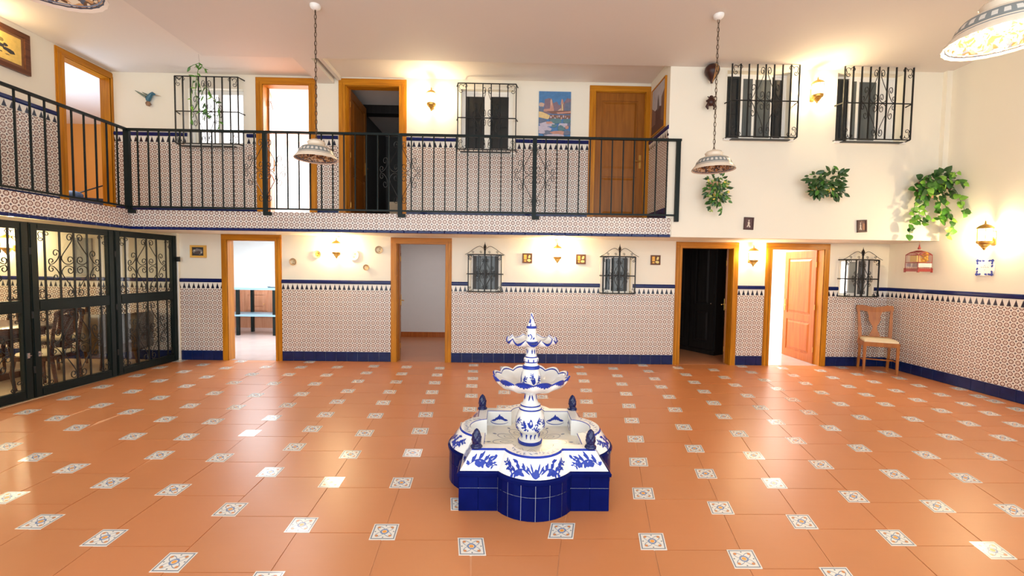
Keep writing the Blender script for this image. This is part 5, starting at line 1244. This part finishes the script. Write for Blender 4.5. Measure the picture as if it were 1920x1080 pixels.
# ------------------------------------------------------------------ wooden chair in the corner
def splat_chair(M, label, wd_mat, seat_mat, sc=(1, 1, 1), name='splat_back_chair', group=None):
    root = thing(name, M, label, 'chair', group); M0 = M @ Matrix.Diagonal((sc[0], sc[1], sc[2], 1)); WM[root.name] = M0; root.matrix_basis = M0
    sw, sd, sh_ = .235, .20, .45
    for sx in (-1, 1):
        m = MB(); x = sx*(sw-.02); t = .021
        m.add([(x-t*.7, -sd+.0-t*.7+.02, 0), (x+t*.7, -sd-t*.7+.02, 0), (x+t*.7, -sd+t*.7+.02, 0), (x-t*.7, -sd+t*.7+.02, 0), (x-t, -sd-t+.02, sh_-.02), (x+t, -sd-t+.02, sh_-.02), (x+t, -sd+t+.02, sh_-.02), (x-t, -sd+t+.02, sh_-.02)],
              [(0,3,2,1),(4,5,6,7),(0,1,5,4),(1,2,6,5),(2,3,7,6),(3,0,4,7)]); m.build('leg', wd_mat, root)
        m = MB(); x = sx*(sw-.035); prof = [(sd+.05, 0), (sd-.005, .25), (sd-.01, sh_), (sd+.01, .6), (sd+.055, .80), (sd+.085, .92)]; q = []
        for k, (yy, zz) in enumerate(prof):
            hx = .017+.006*(k in (2, 3)); xx = x + (sx*.028*(zz-.45)/.47 if zz > .45 else 0)
            q += [(xx-hx, yy-.018, zz), (xx+hx, yy-.018, zz), (xx+hx, yy+.018, zz), (xx-hx, yy+.018, zz)]
        f = [(0, 3, 2, 1), tuple(4*(len(prof)-1)+i for i in range(4))]
        for k in range(len(prof)-1):
            for i in range(4): j = (i+1) % 4; f.append((4*k+i, 4*k+j, 4*k+4+j, 4*k+4+i))
        m.add(q, f); m.build('leg', wd_mat, root)
    m = MB(); m.box(-sw, sw, -sd-.002, -sd+.02, sh_-.075, sh_-.015); m.box(-sw+.02, sw-.02, sd-.03, sd-.01, sh_-.075, sh_-.015)
    for sx in (-1, 1): m.box(sx*sw-.02*(sx > 0), sx*sw+.02*(sx < 0), -sd, sd-.01, sh_-.075, sh_-.015)
    m.build('seat_frame', wd_mat, root)
    m = MB(); m.tube([(-sw+.02, -.0, .17), (sw-.02, 0, .17)], .010, 6)
    for sx in (-1, 1): m.tube([(sx*(sw-.02), -sd+.02, .17), (sx*(sw-.035), sd+.0, .17)], .010, 6)
    m.build('stretcher', wd_mat, root)
    m = MB(); a, b = sw-.012, sd-.012
    m.add([(-a,-b,sh_-.015),(a,-b,sh_-.015),(a-.02,b,sh_-.015),(-a+.02,b,sh_-.015),(-a,-b,sh_+.01),(a,-b,sh_+.01),(a-.02,b,sh_+.01),(-a+.02,b,sh_+.01),(-a+.03,-b+.03,sh_+.028),(a-.03,-b+.03,sh_+.028),(a-.05,b-.03,sh_+.028),(-a+.05,b-.03,sh_+.028)],
          [(0,3,2,1),(0,1,5,4),(1,2,6,5),(2,3,7,6),(3,0,4,7),(4,5,9,8),(5,6,10,9),(6,7,11,10),(7,4,8,11),(8,9,10,11)]); m.build('seat', seat_mat, root, smooth=50)
    # crest rail: dips in the middle
    yb = sd+.075; xs = [-.255, -.245, -.17, -.09, 0, .09, .17, .245, .255]; tp = [.90, .93, .935, .918, .905, .918, .935, .93, .90]; bt = [.86, .855, .85, .835, .815, .835, .85, .855, .86]
    m = MB(); m.poly(list(zip(xs, bt)) + list(zip(xs, tp))[::-1], yb-.015, yb+.012); m.build('crest_rail', wd_mat, root)
    half = [(.055, .47), (.075, .50), (.050, .545), (.030, .595), (.036, .64), (.062, .68), (.084, .73), (.078, .775), (.088, .80), (.10, .835)]
    m = MB(); ol = [(x, z) for x, z in half] + [(-x, z) for x, z in half[::-1]]
    n = len(ol); vs = []
    for s_ in (-.008, .008):
        for x, z in ol: vs.append((x, sd-.005+(z-.45)*.19+s_, z))
    m.add(vs, [tuple(range(n)), tuple(range(2*n-1, n-1, -1))] + [((i+1) % n, i, i+n, (i+1) % n+n) for i in range(n)]); m.build('back_splat', wd_mat, root)
    m = MB(); m.box(-sw+.03, sw-.03, sd-.02, sd+.005, .462, .485); m.build('lower_back_rail', wd_mat, root)
    return root
splat_chair(T(6.19, 6.83, 0) @ RZ(math.radians(-27)), 'honey wooden chair with shaped splat and cream seat in right corner', M_CHAIRW, M_FABRIC, (.98, .90, 1.16))

# ------------------------------------------------------------------ dining room seen through the gate
tb = thing('dining_table', T(-7.45, 5.72, 0), 'long dark polished dining table behind the iron gate', 'table')
m = MB(); pts = [(1.25*math.cos(t)*(abs(math.cos(t))**-.35 if abs(math.cos(t)) > .05 else 1), .58*math.sin(t)) for t in [2*PI*i/36 for i in range(36)]]
n = 36; vs = [(x, y, .70) for x, y in pts]+[(x*1.01, y*1.01, .745) for x, y in pts]+[(x*.99, y*.99, .765) for x, y in pts]
m.add(vs, [tuple(range(n-1, -1, -1)), tuple(range(2*n, 3*n))]+[(k*n+i, k*n+(i+1) % n, (k+1)*n+(i+1) % n, (k+1)*n+i) for k in (0, 1) for i in range(n)]); m.build('table_top', M_DARKW, tb, smooth=40)
MB().box(-.95, .95, -.36, .36, .60, .70).build('apron', M_DARKW, tb)
for sx in (-1, 1):
    m = MB(); m.M = T(sx*.6, 0, 0); m.lathe([(.09, .08), (.10, .12), (.06, .2), (.08, .3), (.10, .36), (.06, .45), (.09, .6)], 16)
    m.build('pedestal', M_DARKW, tb, smooth=40)
    m = MB(); m.box(sx*.6-.05, sx*.6+.05, -.4, .4, 0.001, .09); m.build('foot', M_DARKW, tb)
def dining_chair(M, label):
    root = thing('dining_chair', M, label, 'chair', 'dark dining chairs behind the gate')
    for sx in (-1, 1):
        m = MB(); m.tube([(sx*.20, -.19, 0), (sx*.215, -.215, .22), (sx*.20, -.19, .43)], [.017, .019, .025], 8); m.build('leg', M_DARKW, root)
        m = MB(); m.tube([(sx*.19, .25, 0), (sx*.19, .20, .43), (sx*.20, .23, .7), (sx*.20, .28, .98)], [.018, .022, .020, .018], 8); m.build('leg', M_DARKW, root)
    MB().box(-.22, .22, -.21, .21, .38, .43).build('seat_frame', M_DARKW, root)
    m = MB(); m.lathe([(.20, .43), (.225, .45), (.215, .475), (.12, .49), (.001, .492)], 20, mod=lambda r, z, a, j: (r*(abs(math.cos(a))**6+abs(math.sin(a))**6)**(-1/6), z)); m.build('seat', M_FABRIC, root, smooth=60)
    m = MB(); m.poly([(-.22, .92), (-.12, .96), (0, 1.0), (.12, .96), (.22, .92), (.22, .99), (.1, 1.04), (0, 1.07), (-.1, 1.04), (-.22, .99)], .265, .29); m.build('crest_rail', M_DARKW, root)
    m = MB(); m.poly([(-.06, .5), (.06, .5), (.04, .6), (.09, .75), (.06, .95), (-.06, .95), (-.09, .75), (-.04, .6)], .235, .25); m.build('back_splat', M_DARKW, root)
    return root
dc = dining_chair(T(-6.95, 4.85, 0) @ RZ(PI), 'dark dining chair with cream seat on near side of table, behind middle gate leaf')
copy_thing(dc, T(-7.75, 4.85, 0) @ RZ(PI), 'dark dining chair with cream seat farthest left on near side of table')
copy_thing(dc, T(-6.9, 6.62, 0), 'dark dining chair on the far side of table near the back wall, right one')
copy_thing(dc, T(-7.7, 6.62, 0), 'dark dining chair on the far side of table near the back wall, left one')
copy_thing(dc, T(-5.93, 5.55, 0) @ RZ(-PI/2+.15), 'dark dining chair at the table end facing the middle gate leaf')
ac = thing('leather_armchair', T(-6.06, 6.72, 0) @ RZ(-2.4), 'round dark leather tub armchair behind the far gate leaf', 'chair')
M_LEA = plain('dark_brown_leather', (.03, .018, .014), .3, var=.2, scale=20)
m = MB(); arc = [(.36*math.cos(t), .36*math.sin(t)) for t in [PI*1.15-PI*1.3*i/20 for i in range(21)]]
vs = []; 
for x, y in arc: vs += [(x, y, .30), (x*1.16, y*1.16, .30), (x*1.2, y*1.2, .80), (x*1.1, y*1.1, .86), (x, y, .82)]
fs = []
for i in range(20):
    for k in range(5): a = i*5+k; b = i*5+(k+1) % 5; fs.append((a, b, b+5, a+5))
fs += [(4, 3, 2, 1, 0), tuple(100+k for k in range(5))]
m.add(vs, fs); m.build('backrest', M_LEA, ac, smooth=60)
m = MB(); m.lathe([(.34, .26), (.36, .30), (.36, .42), (.33, .46), (.001, .47)], 28); m.build('seat', M_LEA, ac, smooth=50)
for k in range(4):
    a = PI/4+k*PI/2; MB().tube([(.26*math.cos(a), .26*math.sin(a), .27), (.30*math.cos(a), .30*math.sin(a), 0)], [.022, .014], 8).build('leg', M_DARKW, ac)
gp = picture('grey_wall_panel', MW_BACK @ T(-7.03, -.001, 1.72), .30, .62, 'pale grey framed mirror on dining room wall behind middle gate leaf', 'mirror', plain('pewter_frame', (.35, .37, .38), .4), .04, [], plain('grey_mirror_glass', (.38, .42, .46), .08), depth=.03)
picture('narrow_wall_hanging', MW_BACK @ T(-6.52, -.001, 1.68), .10, .50, 'narrow grey-brown wall hanging on dining room wall behind far gate leaf', 'wall hanging', M_GREYG, 0, [], plain('grey_brown_cloth', (.30, .26, .24), .8), depth=.015)

# ------------------------------------------------------------------ kitchen
kt = thing('work_table', T(-5.75, 10.05, 0), 'long work table with pale blue top and lower shelf in the kitchen', 'table')
M_PBLUE = plain('pale_blue_laminate', (.26, .42, .52), .3, var=.02)
MB().box(-1.3, 1.3, -.32, .32, 1.05, 1.10).build('table_top', M_PBLUE, kt); MB().box(-1.3, 1.3, -.32, .30, .44, .48).build('shelf', M_PBLUE, kt)
for x in (-1.25, -.35, .48, 1.25):
    for y in (-.28, .28): MB().box(x-.03, x+.03, y-.03, y+.03, .0, 1.05).build('leg', M_IRON, kt)
M_PEACH = wood('peach_cabinet_wood', (.40, .16, .08), (.52, .24, .14), .35)
kc = thing('kitchen_cabinet', T(-6.1, 11.0, 0), 'peach wooden base cabinet with panelled doors at the back of kitchen', 'cabinet')
MB().box(-1.3, 1.5, -.05, .38, .001, .98).build('body', M_PEACH, kc)
for k in range(4):
    x = -1.2+k*.66; m = MB(); m.box(x, x+.56, -.065, -.05, .44, .94); m.box(x+.02, x+.07, -.075, -.065, .46, .92); m.box(x+.49, x+.54, -.075, -.065, .46, .92)
    m.box(x+.07, x+.49, -.075, -.065, .46, .52); m.box(x+.07, x+.49, -.075, -.065, .86, .92); m.cham(x+.11, x+.45, -.074, -.065, .56, .82, .008); d = m.build('door', M_PEACH, kc)
    m = MB(); m.M = T(x+.48, -.085, .62); m.ball((0, 0, 0), .014, n=8); m.build('knob', M_BRASS, d)
MB().box(-1.3, 1.5, -.07, -.05, .30, .36).build('moulding', M_PEACH, kc)
tr = thing('metal_tray', T(-5.35, 9.95, 1.10), 'shiny metal tray lying on the blue work table', 'tray')
m = MB(); m.lathe([(.001, .002), (.14, .002), (.17, .028), (.18, .030), (.178, .034), (.165, .030), (.138, .008), (.001, .008)], 24); m.build('tray_body', M_STEEL, tr, smooth=40)
# dark wardrobe in the unlit room behind door_3
wd = thing('dark_wardrobe', T(3.72, 8.62, 0) @ RZ(math.radians(-62)), 'near-black tall wardrobe filling the unlit room behind dark doorway', 'wardrobe')
M_BLKW = wood('black_brown_wood', (.010, .009, .009), (.022, .019, .018), .3)
MB().box(-.95, .72, 0, .30, .08, 2.25).build('body', M_BLKW, wd); MB().box(-.95, .72, -.02, .31, 0.001, .08).build('plinth', M_BLKW, wd)
for k in range(3):
    m = MB(); m.M = T(-.94+k*.55, -.018, .1); panel_leaf(m, .53, 2.1, .03); d = m.build('door', M_BLKW, wd)
    m = MB(); m.M = T(-.94+k*.55+(.48 if k != 1 else .06), -.05, 1.0); m.ball((0, 0, 0), .016, n=8); m.build('knob', M_STEEL, d)
# dark shelf, beam and crate in the upper closet
bsf = thing('dark_bookcase', T(-1.55, 9.6, SLAB1), 'dark bookcase standing in the unlit upper room', 'bookcase')
m = MB(); m.box(-.5, -.46, -.3, .3, .001, 1.9); m.box(.46, .5, -.3, .3, .001, 1.9); m.box(-.46, .46, .28, .3, .001, 1.9); m.build('carcass', M_BLKW, bsf)
for z in (.05, .45, .85, 1.25, 1.65, 1.87): MB().box(-.46, .46, -.28, .28, z, z+.03).build('shelf', M_BLKW, bsf)
cr_ = thing('cardboard_box', T(-2.02, 7.95, SLAB1+.001), 'tall beige box on the floor inside the unlit upper room', 'box')
MB().box(-.10, .10, -.10, .10, 0, .40).build('carton', plain('beige_card', (.50, .40, .28), .8, var=.15), cr_); MB().box(-.105, .105, -.105, .105, .34, .40).build('lid', plain('beige_card', (.50, .40, .28), .8), cr_)
struct('trim_4', MB().box(-2.9, -1.0, 8.4, 8.6, CEIL_G-.16, CEIL_G), M_BLKW)
# armchair-like iron seat in the left room
ib = thing('iron_day_bed', T(-7.55, 8.0, SLAB1+.001) @ RZ(.5), 'dark iron day bed with blue cushion seen through upper left doorway', 'bed')
m = MB()
for x in (-.55, .75): m.tube([(x, -.4, 0), (x, -.4, .42), (x, -.3, .55), (x, .0, .50), (x, .3, .58), (x, .4, .42), (x, .4, 0)], .018, 7)
m.tube([(-.55, .4, .42), (0, .42, .70), (.75, .4, .42)], .014, 7); m.tube([(-.55, -.4, .22), (.75, -.4, .22)], .02, 7); m.tube([(-.55, .4, .22), (.75, .4, .22)], .02, 7)
m.build('iron_frame', M_IRON2, ib, smooth=50)
m = MB(); m.box(-.52, .72, -.36, .36, .24, .36); m.build('mattress', plain('navy_patterned_cloth', (.05, .07, .14), .8, var=.4, scale=14), ib)
m = MB(); m.ball((-.30, -.05, .42), .15, .14, .08, 14); m.build('cushion', plain('blue_cushion_cloth', (.12, .18, .30), .8, var=.45, scale=22), ib, smooth=60)
